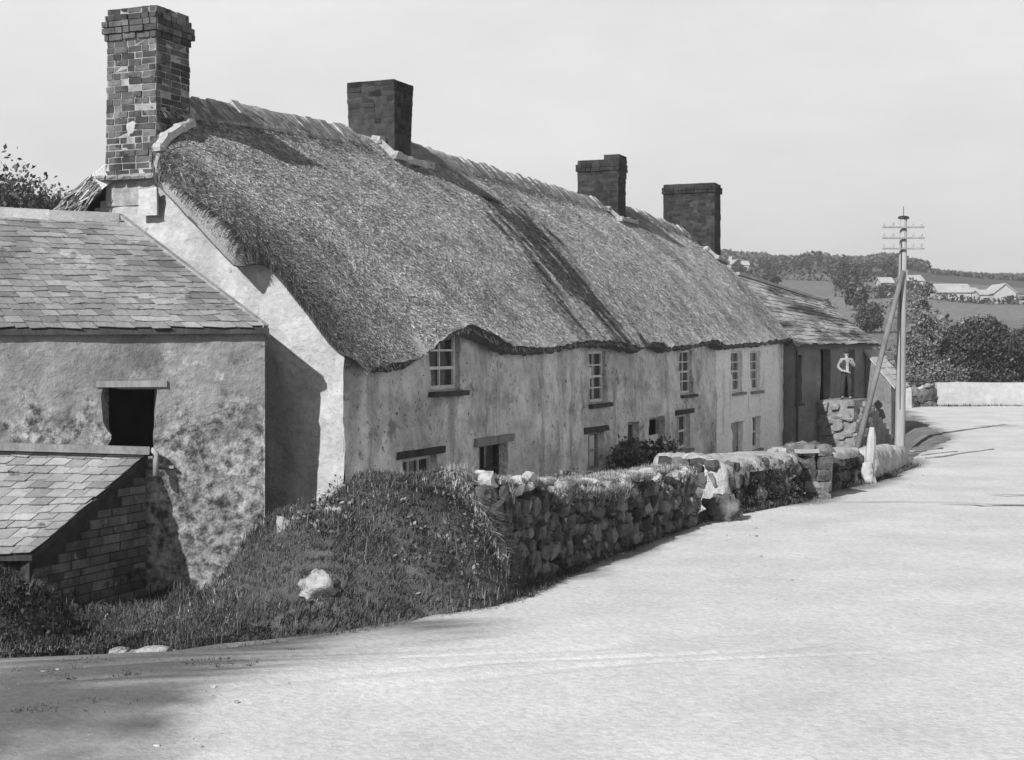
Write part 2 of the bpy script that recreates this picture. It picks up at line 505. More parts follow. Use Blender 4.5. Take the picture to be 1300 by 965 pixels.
def stone_wall(name, label, path, heights, thick, mstone, sz=(0.26, 0.3), mcap=None, seed=1, cap=0.78, base=None, cat='stone wall', ends=True):
    """path = foot of the road face; the wall's body lies to the left of the way it runs"""
    r = np.random.default_rng(seed)
    path = [Vector(p) for p in path]
    o = thing(name, label, cat, (path[0].x, path[0].y, 0))
    seg = [(path[i + 1] - path[i]).length for i in range(len(path) - 1)]
    cum = np.concatenate([[0], np.cumsum(seg)])
    T = cum[-1]
    X, Y = [p.x for p in path], [p.y for p in path]
    def at(t):
        x, y = np.interp(t, cum, X), np.interp(t, cum, Y)
        e = 0.25
        dx, dy = np.interp(min(t + e, T), cum, X) - np.interp(max(t - e, 0), cum, X), np.interp(min(t + e, T), cum, Y) - np.interp(max(t - e, 0), cum, Y)
        l = math.hypot(dx, dy)
        return np.array([x, y]), np.array([dx / l, dy / l])
    def H(t):
        return float(np.interp(t, cum, heights)) + 0.05 * float(vnoise(np.array([t, 0.3, seed]), 1.7, seed))
    n = max(2, int(T / 0.3))
    core = []
    for i in range(n + 1):
        t = T * i / n
        p, d = at(t)
        lf = np.array([-d[1], d[0]])
        h = H(t) - 0.05
        ring = []
        for off, z in ((0.06, -0.9), (0.14, h * 0.5), (0.2, h), (thick - 0.2, h), (thick - 0.08, h * 0.4), (thick - 0.04, -0.9)):
            q = p + lf * off
            ring.append((q[0] - path[0].x, q[1] - path[0].y, z))
        core.append(ring)
    mb = MB()
    G = np.array(core)
    mb.grid(G, flip=True)
    k = G.shape[1]
    mb.f.append(list(range(k)))
    mb.f.append([mb.n - k + q for q in range(k)][::-1])
    mb.build('earth_core', M['core'], o)
    sb, cb = MB(), MB()
    def put(t, off, z, w, h, dd, tilt, target, rot90=False):
        p, d = at(min(max(t, 0), T))
        lf = np.array([-d[1], d[0]])
        q = p + lf * off
        D = Vector((d[0], d[1], 0)); N_ = Vector((lf[0], lf[1], 0)); Z = Vector((0, 0, 1))
        if rot90:
            D, N_ = N_, -D
        Rm = Matrix((D, N_, Z)).transposed() @ Matrix.Rotation(tilt, 3, 'Y') @ Matrix.Rotation(r.normal(0, 0.15), 3, 'Z')
        stone(target, (q[0] - path[0].x, q[1] - path[0].y, z), (w, dd, h), Rm)
    for side in (0, 1):
        z = -0.1 if side == 0 else -0.75
        row = 0
        while True:
            hh = sz[1] * r.uniform(0.7, 1.15)
            t = r.uniform(-0.1, 0.1)
            any_ = False
            while t < T:
                w = sz[0] * r.uniform(0.4, 1.5)
                top = H(min(max(t + w / 2, 0), T))
                if z + hh * 0.5 < top - 0.08:
                    any_ = True
                    fr = (z + hh / 2) / max(top, 0.3)
                    off = 0.06 + 0.1 * fr if side == 0 else thick - 0.06 - 0.1 * fr
                    put(t + w / 2, off + r.normal(0, 0.025), z + hh / 2 + r.normal(0, 0.03), w * 1.02, hh * r.uniform(0.85, 1.15), r.uniform(0.16, 0.34), r.normal(0, 0.4), sb)
                t += w * 0.97
            z += hh * 0.93
            if not any_ and z > 0.3:
                break
    if ends:
        for t0 in (0, T):
            z = -0.1
            while z < H(t0) - 0.08:
                hh = sz[1] * r.uniform(0.7, 1.1)
                u = 0.1
                while u < thick - 0.05:
                    w = sz[0] * r.uniform(0.6, 1.3)
                    put(t0, u + w / 2, z + hh / 2, w, hh, r.uniform(0.18, 0.28), r.normal(0, 0.15), sb, True)
                    u += w
                z += hh * 0.95
    sb.build('stonework', mstone, o, smooth=False)
    if cap:
        t = 0.0
        while t < T:
            w = r.uniform(0.12, 0.3)
            for off in (0.16, thick * 0.5, thick - 0.18):
                if r.random() < cap:
                    put(t + w / 2, off + r.normal(0, 0.05), H(t) - 0.0 + r.normal(0, 0.03), w, r.uniform(0.08, 0.2), r.uniform(0.16, 0.3), r.normal(0, 0.3), cb)
            t += w
        cb.build('cap_stones', mcap or M['cap'], o)
    return o, at, H, T

def blades(mb, P, Lr, wid, lean=0.5, dirv=None):
    P = np.asarray(P, float)
    n = len(P)
    a = rng.uniform(0, 2 * np.pi, n)
    L = rng.uniform(Lr[0], Lr[1], n)
    ln = np.abs(rng.normal(0, lean, n))
    d = np.stack([np.cos(a), np.sin(a), 0 * a], -1)
    if dirv is not None:
        d = d * 0.6 + np.array(dirv)
    w = np.stack([-np.sin(a), np.cos(a), 0 * a], -1) * (wid * rng.uniform(0.6, 1.3, n))[:, None]
    up = np.array([0, 0, 1.0])
    m = P + up * (L * 0.55)[:, None] + d * (L * ln * 0.3)[:, None]
    tip = P + up * (L * np.maximum(0.35, 1 - 0.45 * ln))[:, None] + d * (L * ln)[:, None]
    V = np.stack([P - w, P + w, m + w * 0.8, m - w * 0.8, tip], 1).reshape(-1, 3)
    base = (np.arange(n) * 5)[:, None]
    F = np.concatenate([base + np.array([[0, 1, 2, 3]])], 0).tolist() + (base + np.array([[3, 2, 4]])).tolist()
    mb.add(V, F)

def leaves(mb, P, size, flat=0.0):
    n = len(P)
    u = rng.normal(0, 1, (n, 3))
    u /= np.linalg.norm(u, axis=1, keepdims=True)
    w = rng.normal(0, 1, (n, 3))
    w[:, 2] += flat
    w = np.cross(u, w)
    w /= np.linalg.norm(w, axis=1, keepdims=True) + 1e-9
    s = (size * rng.uniform(0.6, 1.4, n))[:, None]
    V = np.stack([P - u * s, P + w * s * 0.55, P + u * s, P - w * s * 0.55], 1).reshape(-1, 3)
    F = (np.arange(n) * 4)[:, None] + np.array([[0, 1, 2, 3]])
    mb.add(V, F)

def clumps(lobes, n, seed, clump=0.28, per=40):
    """points in leaf clumps spread through a set of ellipsoids (cx, cy, cz, rx, ry, rz)"""
    r = np.random.default_rng(seed)
    lob = np.array(lobes, float)
    vol = lob[:, 3] * lob[:, 4] * lob[:, 5]
    k = max(1, n // per)
    pick = r.choice(len(lob), k, p=vol / vol.sum())
    v = r.normal(0, 1, (k, 3))
    v /= np.linalg.norm(v, axis=1, keepdims=True)
    c = lob[pick, :3] + v * lob[pick, 3:] * (r.uniform(0.35, 1, (k, 1)) ** 0.5)
    q = r.choice(k, n)
    s = clump * lob[pick[q], 3:].mean(1)
    return c[q] + r.normal(0, 1, (n, 3)) * s[:, None] * np.array([1, 1, 0.7])

def tree(name, label, loc, height, lobes, n, leaf, mleaf, trunk_r=0.15, seed=1, clump=0.22, cat='tree', group=None, per=40):
    o = thing(name, label, cat, loc, 0, group)
    mb = MB()
    leaves(mb, clumps(lobes, n, seed, clump, per), leaf)
    mb.build('crown', mleaf, o)
    r = random.Random(seed)
    tb = MB()
    top = height * 0.75
    tb.tube([(0, 0, -0.3), (r.uniform(-.1, .1), 0.05, top * 0.4), (r.uniform(-.2, .2), r.uniform(-.2, .2), top)], [trunk_r * 1.3, trunk_r, trunk_r * 0.3], 7)
    for l in lobes:
        s = (0, 0, top * r.uniform(0.3, 0.6))
        tb.tube([s, ((l[0]) * 0.55, l[1] * 0.55, (s[2] + l[2]) / 2 + 0.1), (l[0], l[1], l[2])], [trunk_r * 0.55, trunk_r * 0.35, trunk_r * 0.12], 5)
    tb.build('trunk', M['bark'], o, smooth=True)
    return o

def slates(mb, A, B, C, D, courses, width, seed=0, lift=0.014, missing=0.0):
    """slates as thin slabs on the bilinear patch eave A-B, ridge D-C; a course overlaps the one below"""
    r = np.random.default_rng(seed)
    A, B, C, D = [np.array(p, float) for p in (A, B, C, D)]
    nrm = np.cross(B - A, D - A)
    nrm = nrm / np.linalg.norm(nrm)
    def S(u, v):
        return (A * (1 - u) + B * u) * (1 - v) + (D * (1 - u) + C * u) * v
    for i in range(courses):
        v0, v1 = i / courses - 0.15 / courses, min(1.0, (i + 1.55) / courses)
        Ln = np.linalg.norm(S(1, i / courses) - S(0, i / courses))
        n = max(1, int(Ln / width))
        off = r.uniform(0.2, 0.8) if i % 2 else 0
        edges = np.clip((np.arange(n + 2) - off + r.normal(0, 0.08, n + 2)) / n, 0, 1)
        for j in range(n + 1):
            u0, u1 = edges[j], edges[j + 1]
            if u1 - u0 < 0.15 / n or r.random() < missing:
                continue
            g = 0.006 / Ln
            dv = r.normal(0, 0.1) / courses
            tw = r.normal(0, 0.06) / courses
            l0, l1 = lift * r.uniform(1.3, 2.4), lift * 0.1
            q = [S(u0 + g, v0 + dv + tw) + nrm * l0, S(u1 - g, v0 + dv - tw) + nrm * (l0 + r.normal(0, 0.003)), S(u1 - g, v1) + nrm * l1, S(u0 + g, v1) + nrm * l1]
            th = nrm * 0.011
            mb.hexa([p - th for p in q], q)

# ------------------------------------------------------------------ the thatched row
C0 = Vector((-2.56, 22.5, 0))
DV = Vector((0.3846, 0.9231, 0))
EV = Vector((0.9231, -0.3846, 0))
RZ = math.atan2(DV.y, DV.x)
def HP(s, b, z):                       # along the row, back from its front, up
    p = C0 + DV * s - EV * b
    return Vector((p.x, p.y, z))

S_END = 33.0
ES = [-1, 0, 0.7, 1.4, 1.9, 2.35, 2.95, 3.8, 4.7, 5.7, 7.8, 9.8, 12, 13.2, 14.2, 15.1, 16.0, 16.6, 17.4, 18.9, 20, 21.4, 23, 24.5, 26.8, 29, 31.9, 34]
EZ = [2.95, 2.98, 3.02, 3.09, 3.16, 3.36, 3.58, 3.70, 3.56, 3.31, 3.27, 3.42, 3.44, 3.36, 3.27, 3.42, 3.40, 3.27, 3.34, 3.36, 3.44, 3.52, 3.36, 3.40, 3.42, 3.5, 3.62, 3.62]
def ze(s): return np.interp(s, ES, EZ)
def zr(s): return np.interp(s, [-1, 0, 1.6, 5, 8, 9.3, 10, 16, 23, 24.5, 27, 31, 33.5], [7.35, 7.45, 7.68, 7.86, 8.0, 8.0, 8.06, 8.03, 8.02, 7.96, 7.96, 7.7, 7.4])
def rb(s): return np.interp(s, [0, 23, 33], [4.2, 4.2, 3.4])
EB = -0.4
def roof_pt(s, t):                     # t: 0 ridge .. 1 front eave
    b = rb(s) + (EB - rb(s)) * t
    bul = 0.16 * np.sin(np.pi * np.clip(t, 0, 1)) + 0.1 * np.sin(np.pi * np.clip(t, 0, 1)) ** 3
    # the dips of the eave die out up the slope
    e_sm = np.interp(s, [-1, 0, 6, 12, 20, 33], [3.0, 3.05, 3.3, 3.4, 3.42, 3.6])
    e = e_sm + (ze(s) - e_sm) * np.clip((t - 0.62) / 0.38, 0, 1) ** 1.6
    z = zr(s) + (e - zr(s)) * t + bul
    return b, z
def roof_z(s, b):
    t = (rb(s) - b) / (rb(s) - EB)
    return roof_pt(s, t)[1]

def over(t):                           # how far the thatch stands out past the near gable
    return np.interp(t, [0, 0.09, 0.125, 0.2, 0.5, 0.535, 0.6, 0.93, 1], [-1.02, -1.02, 0.3, 0.5, 0.68, 0.64, 0.16, 0.12, 0.12])

def nose(s, t):                        # the thatch rolls down over the near gable
    q = np.clip(1 - (s + over(t)) / 0.75, 0, 1)
    return (0.72 - 0.3 * sm(0.53, 0.6, t)) * sm(0.1, 0.16, t) * (1 - 0.85 * sm(0.84, 1.0, t)) * (1 - np.sqrt(np.maximum(0, 1 - q * q)))

def moss_fn(s, t):
    P_ = np.stack([s * 1.0, t * 2.2, 0 * s], -1)
    n = fbm(P_, 2.4, 41, 4)
    c = 12.35 + 0.6 * (t - 0.5)
    band = np.exp(-((s - c) / 1.5) ** 2) * sm(0.12, 0.5, t)
    band2 = np.exp(-((s - 9.7 - 1.2 * t) / 0.35) ** 2) * 0.5 * sm(0.1, 0.3, t) * (1 - sm(0.7, 0.9, t))
    seam = np.exp(-((s - 20.2) / 0.12) ** 2) * 0.35
    vg = 0.8 * np.clip(1 - (s + over(t)) / 0.9, 0, 1) * sm(0.1, 0.2, t)
    n2 = fbm(np.stack([s * 1.6, t * 2.6, 0 * s], -1), 2.6, 47, 4)
    m1 = np.clip(1.6 * band - 0.58 + 3.4 * n2 * (band > 0.1), 0, 1) * 0.95
    m2 = np.clip(1.6 * band2 - 0.5 + 2.2 * n * (band2 > 0.1), 0, 1)
    big = np.clip((fbm(np.stack([s * 0.35, t * 1.3, 0 * s], -1), 1.0, 43, 4) - 0.16) * 4, 0, 0.45)
    return np.clip(m1 + m2 + seam * (0.5 + n) + 0.7 * vg + 0.7 * big, 0, 1)

def thatch(parent, s0, s1, step, nstraw, first=False, last=False, seed=1):
    org = C0 + DV * s0
    t = np.concatenate([np.linspace(0, 0.5, 22), np.linspace(0.5, 0.64, 14)[1:], np.linspace(0.64, 1, 22)[1:]])
    s = np.linspace(s0, s1, int((s1 - s0) / step) + 1)
    Sg, Tg = np.meshgrid(s, t)
    if first:
        ph = np.linspace(0, np.pi / 2, 14)
        xq = np.concatenate([0.75 * (1 - np.cos(ph)), 0.75 + np.linspace(0, 1, 6)[1:]])
        head = np.minimum(-over(t)[:, None] + xq[None, :], 1.0)
        head[:, 14:] = head[:, 13:14] + (1.0 - head[:, 13:14]) * np.linspace(0, 1, 6)[None, 1:]
        keep = s > 1.05
        Sg = np.concatenate([head, np.repeat(s[None, keep], len(t), 0)], 1)
        Tg = np.repeat(t[:, None], Sg.shape[1], 1)
    b, z = roof_pt(np.maximum(Sg, -0.9), Tg)
    P_ = np.stack([Sg, b, z], -1)
    lum = 0.07 * fbm(P_, 0.55, 3, 3) + 0.03 * fbm(P_, 2.6, 4, 2)
    nb = -0.68
    z = z + lum * np.sin(np.pi * np.clip(Tg, 0.06, 0.94)) ** 0.5
    z = z + 0.035 * vnoise(np.stack([Sg * 1.0, 0 * Sg, 0 * Sg + 2], -1), 5.0, 8) * sm(0.85, 1, Tg)
    if first:                           # bull-nosed verge
        z = z - nose(Sg, Tg)
    if last:
        q = np.clip(1 - (s1 - Sg) / 0.6, 0, 1)
        z = z - 0.28 * q ** 2.2
    OUT = np.stack([Sg - s0, b, z], -1)
    thick = 0.3
    IN = OUT.copy()
    IN[..., 1] += 0.2
    IN[..., 2] -= 0.26
    if first:
        fade = np.concatenate([np.linspace(0.08, 1, 16), np.ones(OUT.shape[1] - 16)])[None, :]
        IN[..., 1] = OUT[..., 1] + 0.2 * fade
        IN[..., 2] = OUT[..., 2] - 0.26 * fade
    # rounded eave: the last two inner rows tuck in
    fd_ = fade[0] if first else 1.0
    IN[-1, :, 1] = OUT[-1, :, 1] + 0.16 * fd_
    IN[-1, :, 2] = OUT[-1, :, 2] - 0.10 * fd_
    ms = moss_fn(Sg, Tg)
    mb = MB()
    mb.grid(OUT, attr=ms.reshape(-1))
    # straws laid down the slope
    r = np.random.default_rng(seed)
    a0 = -0.5 if first else s0
    n = nstraw
    ss = r.uniform(a0, s1, n)
    tt = r.uniform(0.0, 0.985, n) 
    if first:
        ss[:14000] = -over(tt[:14000]) + 0.9 * r.uniform(0, 1, 14000) ** 1.6
    ok = ss > -over(tt) + 0.005
    ss, tt = ss[ok], tt[ok]
    n = len(ss)
    slope = rb(ss) - EB
    Lr = r.uniform(0.04, 0.13, n)
    dt = Lr / 6.4
    def pos(s_, t_):
        b_, z_ = roof_pt(s_, np.minimum(t_, 1.02))
        Pq = np.stack([s_, b_, z_], -1)
        l_ = 0.07 * fbm(Pq, 0.55, 3, 3) + 0.03 * fbm(Pq, 2.6, 4, 2)
        z_ = z_ + l_ * np.sin(np.pi * np.clip(t_, 0.06, 0.94)) ** 0.5
        if first:
            z_ = z_ - nose(s_, t_)
        if last:
            q = np.clip(1 - (s1 - s_) / 0.6, 0, 1)
            z_ = z_ - 0.28 * q ** 2.2
        return np.stack([s_ - s0, b_, z_], -1)
    skew = r.normal(0, 0.06, n)
    p0, p1 = pos(ss, tt), pos(np.clip(ss + skew, a0, s1), tt + dt)
    nrm = np.array([0, -0.68, 0.73])
    p0 = p0 + nrm * 0.004
    p1 = p1 + nrm * r.uniform(0.004, 0.026, n)[:, None]
    w = np.zeros((n, 3))
    w[:, 0] = r.uniform(0.003, 0.009, n)
    w[:, 2] = r.normal(0, 0.003, n)
    V = np.stack([p0 - w, p1 - w * 0.7, p1 + w * 0.7, p0 + w], 1).reshape(-1, 3)
    F = (np.arange(n) * 4)[:, None] + np.array([[0, 1, 2, 3]])
    mst = np.clip(moss_fn(ss, tt), 0, 1)
    mb.add(V, F, np.repeat(mst, 4))
    # ragged straw ends along the eave
    n = int((s1 - s0) * 90)
    ss = r.uniform(s0, s1, n)
    b_, z_ = roof_pt(ss, np.full(n, 0.99))
    p0 = np.stack([ss - s0, b_ + r.uniform(0, 0.14, n), z_ - r.uniform(0.0, 0.12, n)], -1)
    p1 = p0 + np.stack([r.normal(0, 0.03, n), -r.uniform(0.01, 0.06, n), -r.uniform(0.02, 0.08, n)], -1)
    w = np.zeros((n, 3)); w[:, 0] = r.uniform(0.006, 0.014, n)
    V = np.stack([p0 - w, p1 - w * 0.6, p1 + w * 0.6, p0 + w], 1).reshape(-1, 3)
    mb.add(V, (np.arange(n) * 4)[:, None] + np.array([[0, 1, 2, 3]]))
    # inner face and closing edges
    f0 = len(mb.f)
    mb.grid(IN, flip=True)
    mb.grid(np.stack([OUT[-1], IN[-1]], 0))
    mb.grid(np.stack([IN[:, 0], OUT[:, 0]], 1))
    mb.grid(np.stack([OUT[:, -1], IN[:, -1]], 1))
    f1 = len(mb.f)
    # back slope
    tb_ = np.linspace(0, 1, 14)
    sb_ = np.linspace(s0 - (0.3 if first else 0), s1, max(4, int((s1 - s0) / 0.25)))
    Sg, Tg = np.meshgrid(sb_, tb_)
    bb = rb(Sg) + (rb(Sg) + 0.4) * Tg
    zz = zr(Sg) + (3.2 - zr(Sg)) * Tg + 0.2 * np.sin(np.pi * Tg)
    if first:
        Sg = np.maximum(Sg, 1.0 - 1.3 * sm(0.11, 0.16, Tg))
        zz = zz - 0.7 * np.clip(1 - (Sg + 0.3) / 1.5, 0, 1) ** 1.2 * sm(0.05, 0.14, Tg)
        sb_n = len(sb_)
    zz = zz + 0.06 * fbm(np.stack([Sg, bb, zz], -1), 1.1, 90)
    B = np.stack([Sg - s0, bb, zz], -1)
    mb.grid(B, flip=True)
    B2 = B.copy(); B2[..., 1] -= 0.2; B2[..., 2] -= 0.26
    mb.grid(B2)
    mb.grid(np.stack([B[-1], B2[-1]], 0), flip=True)
    mb.grid(np.stack([B[:, 0], B2[:, 0]], 1))
    mb.grid(np.stack([B2[:, -1], B[:, -1]], 1))
    if first:
        i = r.integers(2, len(tb_) - 1, 4000); f = r.uniform(-0.1, 1.1, 4000)[:, None]; g = r.uniform(0, 1, 4000)[:, None]
        p0 = (B[i, 0] * (1 - f) + B[np.minimum(i + 1, len(tb_) - 1), 0] * f) * (1 - g) + (B2[i, 0] * (1 - f) + B2[np.minimum(i + 1, len(tb_) - 1), 0] * f) * g
        p0 = p0 + np.stack([-r.uniform(0, 0.05, 4000), 0 * p0[:, 0], 0 * p0[:, 0]], -1)
        p1 = p0 + np.stack([r.normal(-0.02, 0.04, 4000), r.uniform(0.1, 0.3, 4000), -r.uniform(0.1, 0.3, 4000)], -1)
        w = np.zeros((4000, 3)); w[:, 1] = 0.008; w[:, 2] = 0.008
        mb.add(np.stack([p0 - w, p1 - w, p1 + w, p0 + w], 1).reshape(-1, 3), (np.arange(4000) * 4)[:, None] + np.array([[0, 1, 2, 3]]), np.repeat(r.uniform(0.2, 1, 4000), 4))
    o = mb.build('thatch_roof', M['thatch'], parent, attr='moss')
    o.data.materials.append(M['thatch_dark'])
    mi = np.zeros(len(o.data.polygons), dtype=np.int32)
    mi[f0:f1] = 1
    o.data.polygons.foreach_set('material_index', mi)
    return o

def ridge_cap(parent, s0, s1, gaps, seed=3, z_up=0.05):
    """a straw ridge roll in short bundles, left out where the chimneys stand"""
    r = np.random.default_rng(seed)
    mb = MB()
    s = s0
    while s < s1:
        w = r.uniform(0.2, 0.32)
        e = min(s + w, s1)
        if not any(a < (s + e) / 2 < b for a, b in gaps):
            up = z_up + r.normal(0, 0.018)
            prof = []
            for tt in (-0.085, -0.05, 0, 0.05, 0.085):
                if tt >= 0:
                    bq, zq = roof_pt((s + e) / 2, tt * 1.0)
                else:
                    bq = rb(s) - tt * 4.6
                    zq = zr((s + e) / 2) + tt * 4.6
                prof.append((float(bq), float(zq) + up + (0.06 if abs(tt) < 0.01 else 0.03 if abs(tt) < 0.06 else -0.02) + r.normal(0, 0.01)))
            dz = float(zr(e) - zr(s)) / 2
            G = np.array([[(x - s0, b, z + q) for b, z in prof] for x, q in ((s + 0.01, -dz), (e - 0.01, dz))])
            mb.grid(G)
            low = G.copy(); low[..., 2] -= 0.22
            mb.grid(low, flip=True)
            for k in (0, -1):
                mb.grid(np.stack([G[:, k], low[:, k]], 0), flip=(k == 0))
                mb.grid(np.stack([low[k], G[k]], 0), flip=(k == -1))
            n = 26
            px = r.uniform(s, e, n); tt = r.uniform(0.0, 0.1, n)
            bq, zq = roof_pt(px, tt)
            p0 = np.stack([px - s0, bq, zq + up + 0.05], -1)
            p1 = p0 + np.stack([r.normal(0, 0.03, n), -r.uniform(0.1, 0.25, n), -r.uniform(0.05, 0.2, n)], -1)
            wv = np.zeros((n, 3)); wv[:, 0] = 0.011
            mb.add(np.stack([p0 - wv, p1 - wv, p1 + wv, p0 + wv], 1).reshape(-1, 3), (np.arange(n) * 4)[:, None] + np.array([[0, 1, 2, 3]]))
        s = e
    return mb.build('straw_ridge', M['ridge'], parent, attr='moss')

def chimney(parent, s0, s1, b0, b1, z0, z1, mbrick, mmort, course=0.13, blen=0.32, capz=0.4, flare=0.0, taper=0.0, seed=1, org=0.0, cap_kind=2):
    r = np.random.default_rng(seed)
    mb = MB()
    n = int((z1 - z0) / course)
    cs, cb = (s0 + s1) / 2 - org, (b0 + b1) / 2
    hs, hb = (s1 - s0) / 2, (b1 - b0) / 2
    for i in range(n):
        z = z0 + (z1 - z0) * i / n
        k = i / max(1, n - 1)
        a, b = hs * (1 - taper * k) + flare * k, hb * (1 - taper * k) + flare * 0.3 * k
        left = n - 1 - i
        if cap_kind == 2:
            ex = 0.075 if left in (2, 3) else 0.035 if left in (1, 4) else 0.0
        elif cap_kind == 1:
            ex = 0.05 if left in (1, 2) else 0.0
        else:
            ex = 0.0
        a += ex; b += ex
        hgt = (z1 - z0) / n
        d = 0.11
        for side in range(4):
            Ls = 2 * (a if side % 2 == 0 else b)
            x = -Ls / 2 + (0 if (i + side) % 2 else -blen / 2)
            while x < Ls / 2 - 0.02:
                w = blen * (r.choice([1.0, 1.0, 0.55]) )
                x0, x1 = max(x, -Ls / 2), min(x + w, Ls / 2)
                x += w
                if x1 - x0 < 0.04:
                    continue
                j = r.normal(0, 0.007)
                g = 0.011
                zz0, zz1 = z + g + r.normal(0, 0.004), z + hgt - g * 0.4
                if side == 0: lo, hi = (x0 + g, -b - j, zz0), (x1 - g, -b + d, zz1)
                elif side == 2: lo, hi = (x0 + g, b - d, zz0), (x1 - g, b + j, zz1)
                elif side == 1: lo, hi = (a - d, x0 + g, zz0), (a + j, x1 - g, zz1)
                else: lo, hi = (-a - j, x0 + g, zz0), (-a + d, x1 - g, zz1)
                mb.box((cs + lo[0], cb + lo[1], lo[2]), (cs + hi[0], cb + hi[1], hi[2]), jit=0.003)
    o = mb.build('chimney', mbrick, parent)
    mm = MB()
    e = 0.006
    top = 1 - taper
    at_, bt_ = hs * top + flare, hb * top + flare * 0.3
    mm.hexa([(cs - hs + e, cb - hb + e, z0 - 0.5), (cs + hs - e, cb - hb + e, z0 - 0.5), (cs + hs - e, cb + hb - e, z0 - 0.5), (cs - hs + e, cb + hb - e, z0 - 0.5)],
            [(cs - at_ + e, cb - bt_ + e, z1 - 0.03), (cs + at_ - e, cb - bt_ + e, z1 - 0.03), (cs + at_ - e, cb + bt_ - e, z1 - 0.03), (cs - at_ + e, cb + bt_ - e, z1 - 0.03)])
    mm.build('mortar_core', mmort, o)
    return o

def wall_grid(mb, u0, u1, z0, topf, openings, mapf, cell=0.14, reveal=0.24, rough=0.035, seed=1, jag=0.02, calm=None):
    """a displaced wall sheet with real openings and their reveals; mapf(u, depth, z) -> point"""
    ub = {u0, u1}
    zb = {z0}
    for a, b, c, d in openings:
        ub |= {a, b}; zb |= {c, d}
    zmax = max(topf(u) for u in np.linspace(u0, u1, 60))
    zb.add(zmax)
    def fill(bs):
        bs = sorted(bs); out = [bs[0]]
        for a, b in zip(bs[:-1], bs[1:]):
            n = max(1, int(round((b - a) / cell)))
            out.extend(np.linspace(a, b, n + 1)[1:].tolist())
        return np.array(out)
    U, Z = fill(ub), fill(zb)
    UG, ZG = np.meshgrid(U, Z)
    top = np.array([topf(u) for u in U])[None, :]
    ZC = np.minimum(ZG, top)
    Q = np.stack([UG, ZC, 0 * UG + seed], -1)
    dep = rough * fbm(Q, 1.1, seed, 4) + rough * 0.6 * fbm(Q, 4.0, seed + 3, 2)
    if calm is not None:
        dep = dep * (1 - 0.72 * sm(calm - 0.3, calm + 0.3, ZC + 0.8 * fbm(Q, 1.0, 77, 3)))
    du = jag * vnoise(Q, 3.1, seed + 5); dz = jag * vnoise(Q, 3.3, seed + 6)
    edge = (UG == u0) | (UG == u1)
    du = np.where(edge, 0, du)
    Pm = mapf(UG + du, dep, ZC + dz * (ZG < top))
    uc, zc = (UG[:-1, :-1] + UG[1:, 1:]) / 2, (ZG[:-1, :-1] + ZG[1:, 1:]) / 2
    skip = ZC[:-1, :-1] >= np.minimum(top[:, :-1], top[:, 1:]) - 1e-6
    for a, b, c, d in openings:
        skip |= (uc > a) & (uc < b) & (zc > c) & (zc < d)
    mb.grid(Pm, skip=skip)
    for a, b, c, d in openings:
        ia, ib = np.argmin(np.abs(U - a)), np.argmin(np.abs(U - b))
        ic, id_ = np.argmin(np.abs(Z - c)), np.argmin(np.abs(Z - d))
        loop = [(ic, i) for i in range(ia, ib)] + [(j, ib) for j in range(ic, id_)] + [(id_, i) for i in range(ib, ia, -1)] + [(j, ia) for j in range(id_, ic, -1)]
        f = np.array([Pm[p] for p in loop + loop[:1]])
        uu = np.array([UG[p] for p in loop + loop[:1]]); zz = np.array([ZC[p] for p in loop + loop[:1]])
        bk = mapf(uu, np.full(len(uu), reveal), zz)
        mb.grid(np.stack([f, bk], 0), flip=True)
    return mb

def window(parent, s0, s1, z0, z1, org, depth=0.15, nu=2, nz=4, sill=True, lintel=None, mframe=None, bar=0.035, frame=0.07, blind_glint=None, mid=True, name='window'):
    mframe = mframe or M['paint']
    a, b = s0 - org, s1 - org
    mb = MB()
    y0, y1 = depth, depth + 0.07
    mb.box((a - 0.02, y0, z0 - 0.02), (a + frame, y1, z1 + 0.02))
    mb.box((b - frame, y0, z0 - 0.02), (b + 0.02, y1, z1 + 0.02))
    mb.box((a + frame, y0 + 0.002, z0 - 0.02), (b - frame, y1, z0 + frame))
    mb.box((a + frame, y0 + 0.002, z1 - frame), (b - frame, y1, z1 + 0.02))
    for i in range(1, nu):
        x = a + frame + (b - a - 2 * frame) * i / nu
        mb.box((x - bar / 2, y0 + 0.012, z0 + frame), (x + bar / 2, y1 - 0.005, z1 - frame))
    for i in range(1, nz):
        z = z0 + frame + (z1 - z0 - 2 * frame) * i / nz
        w = bar * (1.6 if (mid and i == nz // 2) else 1.0)
        mb.box((a + frame, y0 + 0.015 - (0.01 if w > bar else 0), z - w / 2), (b - frame, y1 - 0.008, z + w / 2))
    o = mb.build(name, mframe, parent)
    g = MB()
    g.box((a + 0.01, y1 - 0.02, z0), (b - 0.01, y1 - 0.012, z1))
    g.build('pane', M['glass'], o)
    if sill:
        q = MB()
        q.box((a - 0.1, -0.1, z0 - 0.12), (b + 0.1, depth + 0.02, z0 - 0.03), jit=0.006)
        q.build('sill', M['wood_dark'] if sill == 'dark' else M['stair'], o)
    if lintel:
        q = MB()
        q.box((a - 0.22, -0.055, z1 + 0.005), (b + 0.22, depth + 0.1, z1 + 0.14), jit=0.012)
        q.build('lintel', M['wood'] if lintel == 'wood' else M['wood_dark'], o)
    if blind_glint:
        q = MB()
        q.box((a + frame + blind_glint[0] * (b - a - 2 * frame), y1 - 0.034, z0 + blind_glint[2] * (z1 - z0)), (a + frame + blind_glint[1] * (b - a - 2 * frame), y1 - 0.026, z0 + blind_glint[3] * (z1 - z0)))
        q.build('blind', M['blind'], o)
    return o

